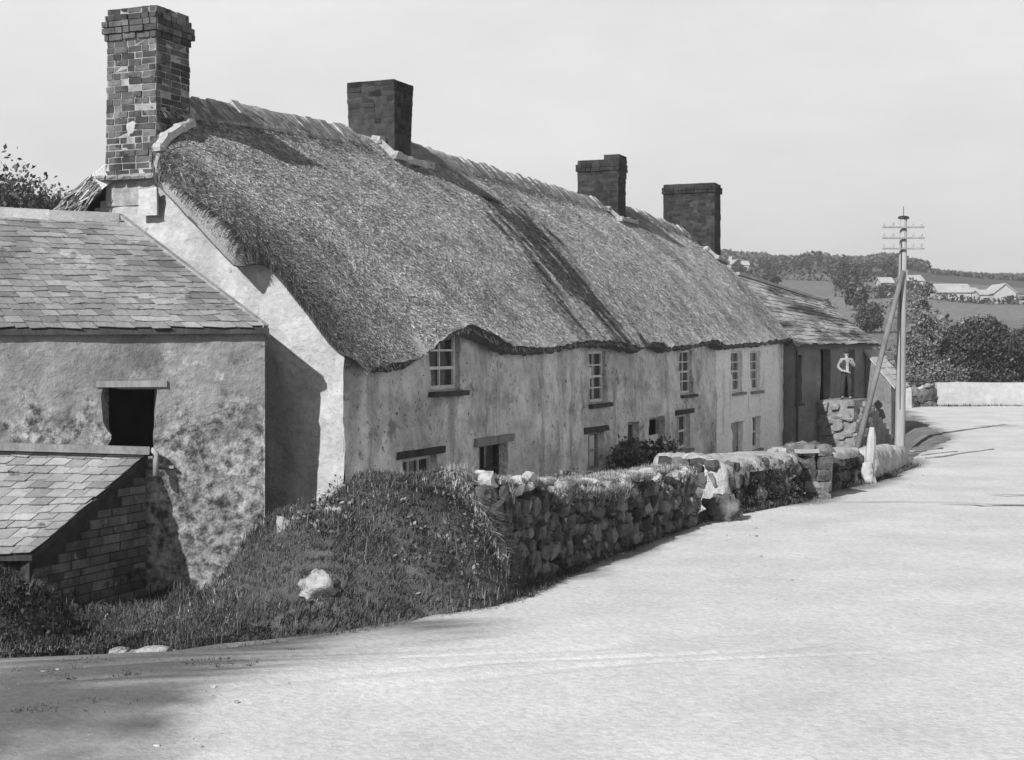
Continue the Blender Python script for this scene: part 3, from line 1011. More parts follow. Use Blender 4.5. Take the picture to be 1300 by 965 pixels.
def dark_room(parent, s0, s1, z0, z1, org, d0=0.245, d1=1.1):
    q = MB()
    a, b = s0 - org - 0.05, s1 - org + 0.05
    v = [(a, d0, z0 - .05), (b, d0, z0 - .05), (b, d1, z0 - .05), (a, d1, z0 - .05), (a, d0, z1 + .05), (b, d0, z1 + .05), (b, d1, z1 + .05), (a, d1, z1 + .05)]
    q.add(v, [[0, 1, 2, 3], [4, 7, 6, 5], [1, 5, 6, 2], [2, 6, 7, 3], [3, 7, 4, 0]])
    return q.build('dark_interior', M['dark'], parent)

def door(parent, s0, s1, z0, z1, org, m, depth=0.17, planks=4, open_top=0.0):
    a, b = s0 - org, s1 - org
    mb = MB()
    w = (b - a) / planks
    for i in range(planks):
        mb.box((a + i * w + 0.004, depth + random.uniform(0, 0.006), z0), (a + (i + 1) * w - 0.004, depth + 0.05, z1 - open_top))
    mb.box((a + 0.03, depth - 0.02, z0 + 0.25), (b - 0.03, depth - 0.003, z0 + 0.37))
    mb.box((a + 0.03, depth - 0.02, z1 - open_top - 0.35), (b - 0.03, depth - 0.003, z1 - open_top - 0.23))
    o = mb.build('door', m, parent)
    h = MB()
    h.box((b - 0.14, depth - 0.05, z0 + 0.95), (b - 0.1, depth - 0.022, z0 + 1.1))
    h.build('latch', M['iron'], o)
    f = MB()
    f.box((a - 0.07, depth - 0.03, z0), (a - 0.003, depth + 0.08, z1 + 0.06))
    f.box((b + 0.003, depth - 0.03, z0), (b + 0.07, depth + 0.08, z1 + 0.06))
    f.box((a - 0.003, depth - 0.028, z1 + 0.003), (b + 0.003, depth + 0.08, z1 + 0.058))
    f.build('door_frame', M['paint_grey'], o)
    return o

def front(parent, s0, s1, openings, m, org, zb, seed):
    mb = MB()
    def mapf(u, d, z):
        return np.stack([u - org, d + 0.1 * np.clip(1 - u / 2.6, 0, 1) ** 2 + 0.06 * np.clip((z - 1.2) / 2, 0, 1) + 0 * u, z], -1)
    def topf(u):
        return float(roof_z(max(u, 0.0), 0.0)) - 0.2
    wall_grid(mb, s0, s1, zb, topf, openings, mapf, cell=0.13, seed=11, rough=0.06)
    if s0 == 0:  # brighter patch paints grazing sunlight low on the near corner
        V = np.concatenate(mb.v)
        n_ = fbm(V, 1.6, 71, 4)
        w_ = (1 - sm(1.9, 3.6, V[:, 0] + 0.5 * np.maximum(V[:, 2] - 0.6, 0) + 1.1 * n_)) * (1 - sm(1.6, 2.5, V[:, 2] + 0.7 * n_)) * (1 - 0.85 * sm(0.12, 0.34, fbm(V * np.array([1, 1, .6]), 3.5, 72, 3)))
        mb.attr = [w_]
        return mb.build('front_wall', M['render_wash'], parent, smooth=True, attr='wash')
    return mb.build('front_wall', m, parent, smooth=True)

GABLE_BREAK = 0.0
def cross_wall(parent, s, org, m, name, zb, seed, flip=False, fill=False):
    """an end wall across the building"""
    mb = MB()
    width = float(rb(s)) * 2
    ustart = 0.11 if not flip else 0.0
    sg = -1 if not flip else 1
    def topf(u):
        if u <= rb(s):
            return float(roof_z(max(s, 0), u)) - (0.3 if u > 0.25 else 0.2)
        return float(zr(s) + (3.2 - zr(s)) * (u - rb(s)) / (rb(s) + 0.4)) - 0.14 - (0.85 * float(sm(0, 0.5, u - rb(s))) if s < 1 else 0)
    def mapf(u, d, z):
        bat = 0.10 * np.clip((2.6 - z) / 3.2, 0, 1)          # foot of the wall spreads a little
        return np.stack([s - org + sg * (bat + d) + 0 * u, u, z], -1)
    wall_grid(mb, ustart, width, zb, topf, [], mapf, cell=0.12 if not fill else 0.5, seed=seed, rough=0.1)
    if not flip:
        pass
    return mb.build(name, m, parent, smooth=True)

# --- first cottage: near gable to the second chimney
SA, SB = 9.4, 23.2
cot1 = thing('thatched_cottage', 'near end cottage of grey render with white gable and tallest brick chimney', 'cottage', HP(0, 0, 0), RZ, 'thatched cottages in one row')
op1 = [(2.95, 4.25, 2.52, 3.62), (1.86, 3.2, 0.45, 1.37), (5.0, 6.45, 0.35, 1.4)]
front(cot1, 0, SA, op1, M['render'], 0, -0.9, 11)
cross_wall(cot1, 0.0, 0, M['gable'], 'gable_wall', -1.1, 12)
bw_ = MB(); bw_.box((0.02, 8.1, -0.9), (SA, 8.38, 3.1)); bw_.build('back_wall', M['render'], cot1)
thatch(cot1, 0, SA, 0.11, 260000, first=True, seed=2)
ridge_cap(cot1, 1.05, SA, [(8.6, 9.6)], 4)
window(cot1, 2.95, 4.25, 2.52, 3.62, 0, nu=2, nz=3, sill='dark', mid=True)
window(cot1, 1.86, 3.2, 0.45, 1.37, 0, nu=3, nz=1, sill=True, lintel='dark', mid=False)
w_ = window(cot1, 5.0, 6.45, 0.35, 1.4, 0, nu=2, nz=2, sill=True, lintel='wood', mframe=M['wood_dark'], depth=0.2)
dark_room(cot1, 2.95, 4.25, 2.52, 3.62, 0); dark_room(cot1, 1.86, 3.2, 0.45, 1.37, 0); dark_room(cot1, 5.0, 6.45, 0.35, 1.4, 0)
chimney(cot1, -0.02, 0.98, 3.72, 4.78, 6.2, 9.08, M['brick'], M['mortar'], taper=0.06, seed=5, cap_kind=2, course=0.11, blen=0.28)
chimney(cot1, 8.65, 9.38, 3.68, 4.82, 7.5, 9.3, M['brick_dark'], M['mortar_dark'], flare=0.12, seed=6, cap_kind=0, course=0.12)
# mortar at the chimney feet
f_ = MB()
def fillet_run(mb, pts, w, h):
    for p, q in zip(pts[:-1], pts[1:]):
        mb.bar(p, q, w, h)
def RP_(s, b, up=0.05, org=0.0):
    return (s - org, b, float(roof_z(max(s, 0), b)) + up)
def surf(s_, b_, up):
    t_ = (rb(s_) - b_) / (rb(s_) - EB)
    return (s_, b_, float(roof_pt(s_, t_)[1] - nose(s_, t_)) + up)
pts = [surf(1.2, 4.1, .1), surf(1.1, 3.85, .12), surf(0.75, 3.6, .12), surf(0.35, 3.5, .12), surf(-.05, 3.48, .1), surf(-.22, 3.5, .05)]
V_ = MB()
for (p, q) in zip(pts[:-1], pts[1:]):
    V_.bar(p, q, 0.17, 0.12)
for p in pts:
    stone(V_, p, (0.2, 0.2, 0.15))
V_.build('mortar_fillet', M['fillet'], cot1)
V_ = MB()
pts = [RP_(8.45, 4.0, 0.12), RP_(8.55, 3.62, 0.1), RP_(9.0, 3.55, 0.1), RP_(9.6, 3.5, 0.1), RP_(10.1, 3.55, 0.06)]
for (p, q) in zip(pts[:-1], pts[1:]):
    V_.bar(p, q, 0.22, 0.14)
for p in pts:
    stone(V_, p, (0.3, 0.28, 0.2))
V_.build('mortar_fillet', M['fillet'], cot1)
# rough block ledge under the chimney and a small blocked hole in the gable
V_ = MB()
for k in range(5):
    stone(V_, (-0.06, 3.7 + 0.27 * k, 6.17), (0.3, 0.3, 0.1), rough=0.06)
V_.build('chimney_ledge', M['stair'], cot1)
V_ = MB()
V_.box((-0.14, 3.62, 5.5), (-0.09, 3.98, 5.95), jit=0.01)
V_.build('blocked_hole', M['gable'], cot1)

# --- second cottage
cot2 = thing('thatched_cottage', 'middle grey cottage with dark moss streak down its thatch', 'cottage', HP(SA, 0, 0), RZ, 'thatched cottages in one row')
o2 = SA
op2 = [(11.4, 12.7, 1.98, 3.2), (11.16, 12.4, 0.4, 1.28), (14.2, 15.15, -0.62, 1.38), (16.0, 17.5, -0.62, 1.42), (19.15, 20.5, 1.95, 3.2), (18.75, 20.1, 0.4, 1.36)]
front(cot2, SA, SB, op2, M['render'], o2, -1.1, 21)
bw_ = MB(); bw_.box((0, 8.1, -0.9), (SB - SA, 8.38, 3.1)); bw_.build('back_wall', M['render'], cot2)
thatch(cot2, SA, SB, 0.15, 170000, seed=3)
ridge_cap(cot2, SA, SB, [(8, 9.7)], 5)
window(cot2, 11.4, 12.7, 1.98, 3.2, o2, nu=2, nz=4, sill='dark', blind_glint=(0.0, 0.45, 0.46, 0.68))  # pale panel stands in for a bright reflection on this pane
window(cot2, 11.16, 12.4, 0.4, 1.28, o2, nu=2, nz=2, lintel='dark', blind_glint=(0.1, 0.9, 0.02, 0.9), mframe=M['paint_grey'])
window(cot2, 19.15, 20.5, 1.95, 3.2, o2, nu=2, nz=4, sill='dark')
window(cot2, 18.75, 20.1, 0.4, 1.36, o2, nu=2, nz=2, lintel='dark')
door(cot2, 14.27, 15.08, -0.62, 1.3, o2, M['wood_dark'])
door(cot2, 16.1, 17.4, -0.62, 1.34, o2, M['paint'], depth=0.16, open_top=0.42)
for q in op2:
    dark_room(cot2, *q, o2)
# --- third cottage, whitewashed
cot3 = thing('thatched_cottage', 'far whitewashed cottage at the end of the thatched row', 'cottage', HP(SB, 0, 0), RZ, 'thatched cottages in one row')
o3 = SB
op3 = [(25.1, 26.6, 1.83, 3.15), (27.9, 29.3, 1.8, 3.15), (25.0, 26.5, -1.1, 0.85), (27.9, 29.2, -0.2, 0.9)]
front(cot3, SB, S_END, op3, M['white'], o3, -1.4, 31)
cross_wall(cot3, S_END, o3, M['white'], 'gable_wall', -1.2, 33, flip=True, fill=True)
bw_ = MB(); bw_.box((0, 7.2, -0.9), (S_END - SB, 7.4, 2.6)); bw_.build('back_wall', M['white'], cot3)
thatch(cot3, SB, S_END + 0.2, 0.18, 36000, last=True, seed=4)
ridge_cap(cot3, SB, S_END, [(23.7, 24.9), (32.0, 33.2)], 6)
for q in (op3[0], op3[1], op3[3]):
    window(cot3, *q, o3, nu=2, nz=4 if q[3] > 2 else 2, sill=True)
door(cot3, 25.07, 26.43, -1.1, 0.77, o3, M['paint_grey'])
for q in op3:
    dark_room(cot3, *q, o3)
chimney(cot3, 24.0, 24.82, 3.5, 4.9, 7.4, 9.4, M['brick_mid'], M['mortar_dark'], seed=7, org=o3, cap_kind=1, course=0.12)
chimney(cot3, 24.02, 24.8, 3.46, 4.0, 9.3, 9.55, M['brick_mid'], M['mortar_dark'], seed=9, org=o3, cap_kind=0, course=0.12)
chimney(cot3, 32.15, 33.05, 2.4, 4.4, 6.6, 9.45, M['brick_mid'], M['mortar_dark'], seed=8, org=o3, cap_kind=1, course=0.12)
for sa, bb_, n in ((23.7, 3.4, 1.6), (31.9, 2.3, 1.4)):
    V_ = MB()
    pts = [RP_(sa, bb_ + 0.35, 0.1, o3), RP_(sa + 0.2, bb_, 0.08, o3), RP_(sa + n * 0.6, bb_, 0.08, o3), RP_(sa + n, bb_ - 0.05, 0.06, o3)]
    for (p, q) in zip(pts[:-1], pts[1:]):
        V_.bar(p, q, 0.2, 0.12)
    for p in pts:
        stone(V_, p, (0.3, 0.26, 0.18))
    V_.build('mortar_fillet', M['fillet'], cot3)

# ------------------------------------------------------------------ slate-roofed shed and its lean-to
SR = Vector((-3.79, 21.75, 0)); SL = Vector((-9.6, 20.5, 0))
KR = Vector((-6.58, 23.6, 5.46)); KL = Vector((-11.4, 22.45, 5.62))
shed = thing('slate_roofed_shed', 'grey plastered farm shed with slate roof and dark loft doorway', 'shed', (SR.x, SR.y, 0))
fd = (SR - SL).normalized(); fn = Vector((fd.y, -fd.x, 0))     # along the front, out of the front
Lf = (SR - SL).length
def SW(u, d, z):                         # u measured from the left end; d into the wall
    p = SL + fd * u - fn * d - SR
    return (p.x, p.y, z)
def mapS(u, d, z):
    return np.stack([SL.x - SR.x + fd.x * u - fn.x * d, SL.y - SR.y + fd.y * u - fn.y * d, z + 0 * u], -1)
ua, ub_ = Lf - 2.33, Lf - 1.66
mb = MB()
sho = [(ua, ub_, 1.62, 2.68)]
wall_grid(mb, 0, Lf, -1.2, lambda u: 3.6, sho, mapS, cell=0.09, seed=41, rough=0.12, reveal=0.35, jag=0.1, calm=2.3)
mb.build('front_wall', M['shedwall'], shed, smooth=True)
mb = MB()
end = [(SR, 3.6), (KR, 5.36)]
e0 = Vector((0, 0, 0)); e1 = KR - SR
mb.add([(e0.x, e0.y, -1.2), (e1.x, e1.y, -1.2), (e1.x, e1.y, 5.36), (e0.x, e0.y, 3.6)], [[0, 1, 2, 3]])
kl = KL - SR; sl = SL - SR
mb.add([(e1.x, e1.y, -1.2), (kl.x, kl.y, -1.2), (kl.x, kl.y, 5.5), (e1.x, e1.y, 5.36)], [[0, 1, 2, 3]])
mb.add([(kl.x, kl.y, -1.2), (sl.x, sl.y, -1.2), (sl.x, sl.y, 3.5), (kl.x, kl.y, 5.5)], [[0, 1, 2, 3]])
mb.build('end_wall', M['shedwall'], shed)
A_ = SL + fn * 0.12 - SR; B_ = SR + fn * 0.12 + fd * 0.06 - SR
A_ = (A_.x, A_.y, 3.55); B_ = (B_.x, B_.y, 3.6)
C_ = (e1.x + 0.05, e1.y, 5.46); D_ = (kl.x, kl.y, 5.62)
mb = MB()
slates(mb, A_, B_, C_, D_, 21, 0.25, seed=3)
sr = mb.build('slate_roof', M['slate'], shed)
mb = MB()
nv = Vector((0, 0.0, -0.05))
q = [Vector(p) for p in (A_, B_, C_, D_)]
mb.hexa([p + Vector((0, 0, -0.1)) for p in q], [p + Vector((0, 0, -0.025)) for p in q])
mb.build('roof_boards', M['wood_dark'], sr)
mb = MB()
nn = 9
for i in range(nn):
    p = Vector(D_).lerp(Vector(C_), i / nn); r2 = Vector(D_).lerp(Vector(C_), (i + 1) / nn)
    p = p + Vector((0, 0, 0.02 + random.uniform(0, 0.02))); r2 = r2 + Vector((0, 0, 0.02))
    k_ = (r2 - p).normalized()
    sd = Vector((k_.y, -k_.x, 0))
    mb.add([p + sd * 0.2 - Vector((0, 0, .15)), p + sd * 0.07 + Vector((0, 0, .02)), p - sd * 0.07 + Vector((0, 0, .02)), p - sd * 0.16 - Vector((0, 0, .12)),
            r2 + sd * 0.2 - Vector((0, 0, .15)), r2 + sd * 0.07 + Vector((0, 0, .035)), r2 - sd * 0.07 + Vector((0, 0, .035)), r2 - sd * 0.16 - Vector((0, 0, .12))],
           [[0, 4, 5, 1], [1, 5, 6, 2], [2, 6, 7, 3], [0, 1, 2, 3], [7, 6, 5, 4]])
mb.build('ridge_tiles', M['ridge_tile'], shed)
mb = MB()                                 # cement verge where the slates end
mb.bar(Vector(B_) + Vector((-0.05, 0.02, 0.01)), Vector(C_) + Vector((0, 0, 0.03)), 0.1, 0.05)
mb.build('verge_fillet', M['mortar'], shed)
q = MB()
def SB_(u, d, z): return SW(u, d, z)
v = [SB_(ua - .1, .34, 1.5), SB_(ub_ + .1, .34, 1.5), SB_(ub_ + .1, 1.4, 1.5), SB_(ua - .1, 1.4, 1.5), SB_(ua - .1, .34, 2.8), SB_(ub_ + .1, .34, 2.8), SB_(ub_ + .1, 1.4, 2.8), SB_(ua - .1, 1.4, 2.8)]
q.add(v, [[0, 1, 2, 3], [4, 7, 6, 5], [1, 5, 6, 2], [2, 6, 7, 3], [3, 7, 4, 0]])
q.build('dark_interior', M['dark'], shed)
q = MB()
q.hexa([SB_(ua - .16, -.03, 2.69), SB_(ub_ + .2, -.03, 2.69), SB_(ub_ + .2, .3, 2.69), SB_(ua - .16, .3, 2.69)], [SB_(ua - .16, -.03, 2.78), SB_(ub_ + .2, -.03, 2.79), SB_(ub_ + .2, .3, 2.79), SB_(ua - .16, .3, 2.78)])
q.build('lintel', M['wood'], shed)
q = MB()
q.hexa([SB_(ub_ - 0.12, .02, 1.5), SB_(ub_ + .3, -.12, 1.46), SB_(ub_ + .3, .1, 1.46), SB_(ub_ - .12, .15, 1.5)], [SB_(ub_ - 0.12, .02, 1.54), SB_(ub_ + .3, -.12, 1.5), SB_(ub_ + .3, .1, 1.5), SB_(ub_ - .12, .15, 1.54)])
q.build('sill', M['wood'], shed)

# lean-to pigsty against the shed front
LT = Vector((-5.47, 21.3, 0))
lean = thing('lean_to_sty', 'low slate lean-to sty built against the shed front', 'outbuilding', (LT.x, LT.y, 0))
dn = Vector((-0.385, -0.923, 0))
k = 2.5
tl = -fd * 4.2
T0 = Vector((0, 0, 1.70)); T1 = tl + Vector((0, 0, 1.86))
E0 = dn * k + Vector((0, 0, 0.52)); E1 = tl + dn * k + Vector((0, 0, 0.6))
mb = MB()
slates(mb, E1, E0, T0, T1, 13, 0.26, seed=9, lift=0.016)
lr = mb.build('slate_roof', M['slate_pale'], lean)
mb = MB()
mb.hexa([p + Vector((0, 0, -0.09)) for p in (E1, E0, T0, T1)], [p + Vector((0, 0, -0.02)) for p in (E1, E0, T0, T1)])
mb.build('roof_boards', M['wood_dark'], lr)
mb = MB()
mb.bar(T1 + fn * 0.08 + Vector((0, 0, 0.09)), T0 + fn * 0.08 + fd * 0.03 + Vector((0, 0, 0.06)), 0.17, 0.07)
mb.bar(T1 + fn * 0.2 + Vector((0, 0, 0.045)), T0 + fn * 0.2 + fd * 0.03 + Vector((0, 0, 0.015)), 0.03, 0.05)
gut = mb.build('gutter', M['wood'], lean)
mb = MB()
mb.tube([T0 + fd * 0.05 + fn * 0.1 + Vector((0, 0, 0.06)), T0 + fd * 0.12 + fn * 0.12 + Vector((0, 0, 0.0)), T0 + fd * 0.12 + fn * 0.13 + Vector((0, 0, -0.33))], 0.045, 8)
mb.build('spout', M['paint_grey'], gut, smooth=True)
# coursed end wall of the sty
mb = MB()
mcore = MB()
r = np.random.default_rng(5)
zt = lambda f: 1.70 + (0.52 - 1.70) * f - 0.12
i = 0
z = -0.95
perp = Vector((0.923, -0.385, 0))
while z < 1.6:
    hh = r.uniform(0.1, 0.15)
    f = -0.0 - r.uniform(0, 0.1)
    while f < 1.0:
        w = r.uniform(0.1, 0.2)
        f0, f1 = max(f, 0), min(f + w, 0.98)
        f += w
        if z + hh > zt(f1) or f1 - f0 < 0.02:
            continue
        a, b = dn * (f0 * k + 0.012), dn * (f1 * k - 0.012)
        o_ = perp * (-0.02 + r.normal(0, 0.008)); i_ = perp * -0.2
        mb.hexa([a + o_ + Vector((0, 0, z)), b + o_ + Vector((0, 0, z)), b + i_ + Vector((0, 0, z)), a + i_ + Vector((0, 0, z))],
                [a + o_ + Vector((0, 0, z + hh - .018)), b + o_ + Vector((0, 0, z + hh - .018)), b + i_ + Vector((0, 0, z + hh - .018)), a + i_ + Vector((0, 0, z + hh - .018))])
    z += hh
M['sty'] = mat('sty_rubble_courses', 0.07, 0.2, 2.5, 6, 0.8, 22, island=0.5, bdist=0.02, spots=[(1.5, 0.55, 0.035), (5, 0.62, 0.3)])
ew = mb.build('end_wall', M['sty'], lean)
a, b = dn * 0.0, dn * k
o_ = perp * -0.04; i_ = perp * -0.19
mcore.hexa([a + o_ + Vector((0, 0, -1)), b + o_ + Vector((0, 0, -1)), b + i_ + Vector((0, 0, -1)), a + i_ + Vector((0, 0, -1))],
           [a + o_ + Vector((0, 0, 1.6)), b + o_ + Vector((0, 0, .42)), b + i_ + Vector((0, 0, .42)), a + i_ + Vector((0, 0, 1.6))])
mcore.build('mortar_core', M['mortar_dark'], ew)
mb = MB()
p0, p1 = dn * (k - 0.05) - perp * 0.2, dn * (k - 0.05) + tl
mb.hexa([p0 + Vector((0, 0, -1)), p1 + Vector((0, 0, -1)), p1 - dn * .2 + Vector((0, 0, -1)), p0 - dn * .2 + Vector((0, 0, -1))],
        [p0 + Vector((0, 0, .46)), p1 + Vector((0, 0, .52)), p1 - dn * .2 + Vector((0, 0, .6)), p0 - dn * .2 + Vector((0, 0, .55))])
mb.build('front_wall', M['brick_mid'], lean)

# ------------------------------------------------------------------ barn beyond the row
B0 = Vector((10.5, 52.7, 0)); B1 = Vector((14.55, 57.4, 0))
bd = (B1 - B0).normalized(); bn = Vector((bd.y, -bd.x, 0)); BL = (B1 - B0).length
brz = math.atan2(bd.y, bd.x)
barn = thing('slate_roofed_barn', 'dark walled barn with mossy slate roof beyond the white cottage', 'barn', B0, brz)
mb = MB()
bo = [(0.15, 0.55, 1.2, 3.0), (1.95, 2.75, -1.2, 3.2), (3.95, 4.75, 1.3, 3.2)]
wall_grid(mb, 0, BL, -1.3, lambda u: 3.45, bo, lambda u, d, z: np.stack([u, d + 0 * u, z], -1), cell=0.2, seed=51, rough=0.04, reveal=0.3)
mb.build('front_wall', M['barn'], barn, smooth=True)
mb = MB()
BWd, RZ0, RZ1 = 2.3, 6.05, 5.2
for x, rz_ in ((0, RZ0), (BL, RZ1)):
    mb.add([(x, 0, -1.3), (x, 2 * BWd, -1.3), (x, 2 * BWd, 3.4), (x, BWd, rz_ - 0.08), (x, 0, 3.4)], [[0, 1, 2, 3, 4] if x else [4, 3, 2, 1, 0]])
mb.add([(0, 2 * BWd, -1.3), (BL, 2 * BWd, -1.3), (BL, 2 * BWd, 3.4), (0, 2 * BWd, 3.4)], [[0, 1, 2, 3]])
mb.build('end_wall', M['barn'], barn)
mb = MB()
slates(mb, (-0.25, -0.25, 3.4), (BL + 0.15, -0.25, 3.42), (BL + 0.15, BWd, RZ1), (-0.25, BWd, RZ0), 15, 0.36, seed=15, lift=0.02)
slates(mb, (BL + 0.15, 2 * BWd + .2, 3.4), (-0.25, 2 * BWd + .2, 3.4), (-0.25, BWd, RZ0), (BL + 0.15, BWd, RZ1), 10, 0.5, seed=16, lift=0.02)
rf = mb.build('slate_roof', M['slate_moss'], barn)
mb = MB()
mb.hexa([(-0.25, -.25, 3.3), (BL + .15, -.25, 3.3), (BL + .15, BWd, RZ1 - .12), (-.25, BWd, RZ0 - .12)], [(-0.25, -.25, 3.37), (BL + .15, -.25, 3.39), (BL + .15, BWd, RZ1 - .03), (-.25, BWd, RZ0 - .03)])
mb.build('roof_boards', M['wood_dark'], rf)
mb = MB()
mb.bar((-.3, BWd, RZ0 + .03), (BL + .15, BWd, RZ1 + .03), 0.24, 0.1)
mb.build('ridge_tiles', M['ridge_tile'], barn)
for q in bo:
    dark_room(barn, q[0], q[1], q[2], q[3], 0, 0.3, 1.2)
mb = MB(); mb.tube([(0.02, -0.1, -1), (0.02, -0.1, 3.35)], 0.05, 8); mb.bar((-.25, -.3, 3.34), (BL + .1, -.3, 3.34), 0.12, 0.08); mb.build('gutter', M['iron'], barn)
mb = MB(); mb.box((0.05, -0.08, 1.08), (0.65, 0.1, 1.18)); mb.build('sill', M['wood_dark'], barn)
# stone steps up to the loft door, landing at the left
st = thing('stone_steps', 'rough stone steps and landing against the dark barn wall', 'steps', B0, brz)
mb = MB()
mb.box((1.75, -1.5, -1.2), (3.3, -0.08, 1.26), jit=0.03)
for i in range(7):
    mb.box((3.3 + 0.3 * i, -1.45, -1.2), (3.61 + 0.3 * i, -0.08, 1.04 - 0.24 * i), jit=0.012)
mb.build('steps', M['stair'], st)
mb = MB()
rr = np.random.default_rng(3)
for i in range(34):
    stone(mb, (rr.uniform(1.8, 3.2), -1.52, rr.uniform(-0.9, 1.2)), (rr.uniform(.25, .5), .2, rr.uniform(.15, .3)))
    stone(mb, (1.73, rr.uniform(-1.4, -.2), rr.uniform(-0.9, 1.2)), (.2, rr.uniform(.25, .5), rr.uniform(.15, .3)))
mb.build('facing_stones', M['stair'], st)

# small outhouse in front of the barn's far end
ohp = B0 + bd * (BL - 0.6) + bn * 1.15
oh = thing('outhouse', 'small dark outhouse with pale mono pitch roof behind the telegraph pole', 'outhouse', ohp, brz)
mb = MB()
w0, w1 = 1.0, 1.1
mb.add([(0, 0, -1), (w0, 0, -1), (w0, w1, -1), (0, w1, -1), (0, 0, 1.75), (w0, 0, 1.75), (w0, w1, 3.0), (0, w1, 3.0)], [[0, 1, 5, 4], [1, 2, 6, 5], [2, 3, 7, 6], [3, 0, 4, 7]])
mb.build('wall', M['barn'], oh)
mb = MB()
slates(mb, (-0.12, -0.2, 1.72), (w0 + .15, -0.2, 1.72), (w0 + .15, w1 + .05, 3.2), (-0.12, w1 + .05, 3.2), 6, 0.3, seed=22, lift=0.02)
mb.hexa([(-0.12, -0.2, 1.62), (w0 + .15, -0.2, 1.62), (w0 + .15, w1 + .05, 3.1), (-0.12, w1 + .05, 3.1)], [(-0.12, -0.2, 1.7), (w0 + .15, -0.2, 1.7), (w0 + .15, w1 + .05, 3.18), (-0.12, w1 + .05, 3.18)])
mb.build('roof', M['farwhite'], oh)
mb = MB()
for i in range(4):
    mb.box((0.15 + i * .17, -0.05, -0.9), (0.31 + i * .17, -0.003, 1.1))
mb.build('door', M['wood_dark'], oh)

# ------------------------------------------------------------------ lane walls
near_wall, at1, H1, T1_ = stone_wall('stone_hedge_wall', 'long dark rubble wall topped with turf running from the grassy bank', [(-0.2, 18.6), (-0.02, 18.95), (1.45, 22.0), (3.35, 25.9)], [1.5, 1.42, 1.12, 0.98], 0.75, M['stone'], seed=3, sz=(0.22, 0.25), cap=0.3)
w2, at2, H2, T2_ = stone_wall('stone_hedge_wall', 'thick ivy clad bank wall between the two gate gaps', [(4.05, 27.3), (5.0, 28.5), (6.1, 29.9)], [0.95, 1.05, 1.0], 1.3, M['stone'], seed=4, cap=0.02, mcap=M['stone_pale'])
w3, at3, H3, T3_ = stone_wall('stone_hedge_wall', 'short dark wall between the two white gateposts', [(7.45, 32.5), (8.45, 34.1)], [0.85, 0.8], 0.8, M['stone'], seed=6, cap=0.02, mcap=M['stone_pale'])

def lumpy(mb, path, heights, thick, seed, z0=-0.8, amp=0.09, low=None):
    path = [Vector(p) for p in path]
    seg = [(path[i + 1] - path[i]).length for i in range(len(path) - 1)]
    cum = np.concatenate([[0], np.cumsum(seg)])
    n = max(8, int(cum[-1] / 0.09))
    X, Y = [p.x for p in path], [p.y for p in path]
    G = []
    for i in range(n + 1):
        t = cum[-1] * i / n
        x, y = np.interp(t, cum, X), np.interp(t, cum, Y)
        e = 0.2
        dx, dy = np.interp(min(t + e, cum[-1]), cum, X) - np.interp(max(t - e, 0), cum, X), np.interp(min(t + e, cum[-1]), cum, Y) - np.interp(max(t - e, 0), cum, Y)
        l = math.hypot(dx, dy)
        lf = (-dy / l, dx / l)
        end = min(t, cum[-1] - t)
        rd = math.sqrt(max(0.0, 1 - (1 - min(1, end / 0.3)) ** 2))
        h = float(np.interp(t, cum, heights)) * (0.25 + 0.75 * rd) if low is None else float(np.interp(t, cum, heights))
        b = z0 if low is None else h - low
        ring = []
        for k in range(17):
            f = k / 16
            a = math.pi * f
            off = thick / 2 - math.copysign(abs(math.cos(a)) ** 0.55, math.cos(a)) * thick / 2 * (0.5 + 0.5 * rd)
            z = b + (h - b) * math.sin(a) ** 0.42
            ring.append((x + lf[0] * off, y + lf[1] * off, z))
        G.append(ring)
    G = np.array(G)
    ctr = G.mean(1, keepdims=True)
    dirv = G - ctr
    dirv /= np.linalg.norm(dirv, axis=2, keepdims=True) + 1e-6
    d = amp * fbm(G, 1.5, seed, 4) + amp * 0.7 * np.abs(fbm(G, 4.2, seed + 2, 3)) - 0.02
    G = G + dirv * d[..., None]
    mb.grid(G, flip=True)
    return mb

def lumpy_wall(label, path, heights, thick, m, seed, cat='garden wall', name='garden_wall', amp=0.09):
    o = thing(name, label, cat, (path[0][0], path[0][1], 0))
    mb = MB()
    lumpy(mb, path, heights, thick, seed, amp=amp)
    mb.v = [v - np.array([path[0][0], path[0][1], 0]) for v in mb.v]
    mb.build('wall', m, o, smooth=True)
    return o

def gatepost(label, x, y, h, w, lean_, seed):
    mb = MB()
    r = np.random.default_rng(seed)
    n = 7
    G = []
    for i in range(n):
        z = -0.3 + (h + 0.3) * i / (n - 1)
        k_ = w / 2 * (1 - 0.12 * i / n) * (0.55 if i == n - 1 else 1)
        ring = [(math.cos(a) * k_ * r.uniform(0.9, 1.15) + lean_ * z, math.sin(a) * k_ * r.uniform(0.9, 1.15), z) for a in np.linspace(0.4, 0.4 + 2 * math.pi, 8, endpoint=False)]
        G.append(ring + ring[:1])
    mb.grid(np.array(G))
    mb.f.append([mb.n - 9 + q for q in range(8)])
    o = mb.build('gatepost', M['farwhite'])
    o.location = (x, y, 0)
    tag(o, label, 'gatepost', 'whitewashed gateposts')
lumpy_wall('pale whitened garden wall running from the lane towards the cottage doors', [(3.15, 32.6), (3.4, 29.4), (3.7, 27.2)], [0.85, 1.1, 1.12], 0.6, M['limed'], 5)
W4 = [(8.95, 34.7), (10.0, 36.8), (10.95, 38.7)]
lumpy_wall('low pale topped wall ending by the telegraph pole', W4, [0.8, 0.72, 0.62], 0.75, M['limed'], 7, 'stone wall', 'lime_washed_wall', 0.12)
T4_ = 4.47
def at4(t):
    f = t / T4_
    return np.array([8.95 + 2.0 * f, 34.7 + 4.0 * f]), np.array([0.447, 0.894])
mb = MB()
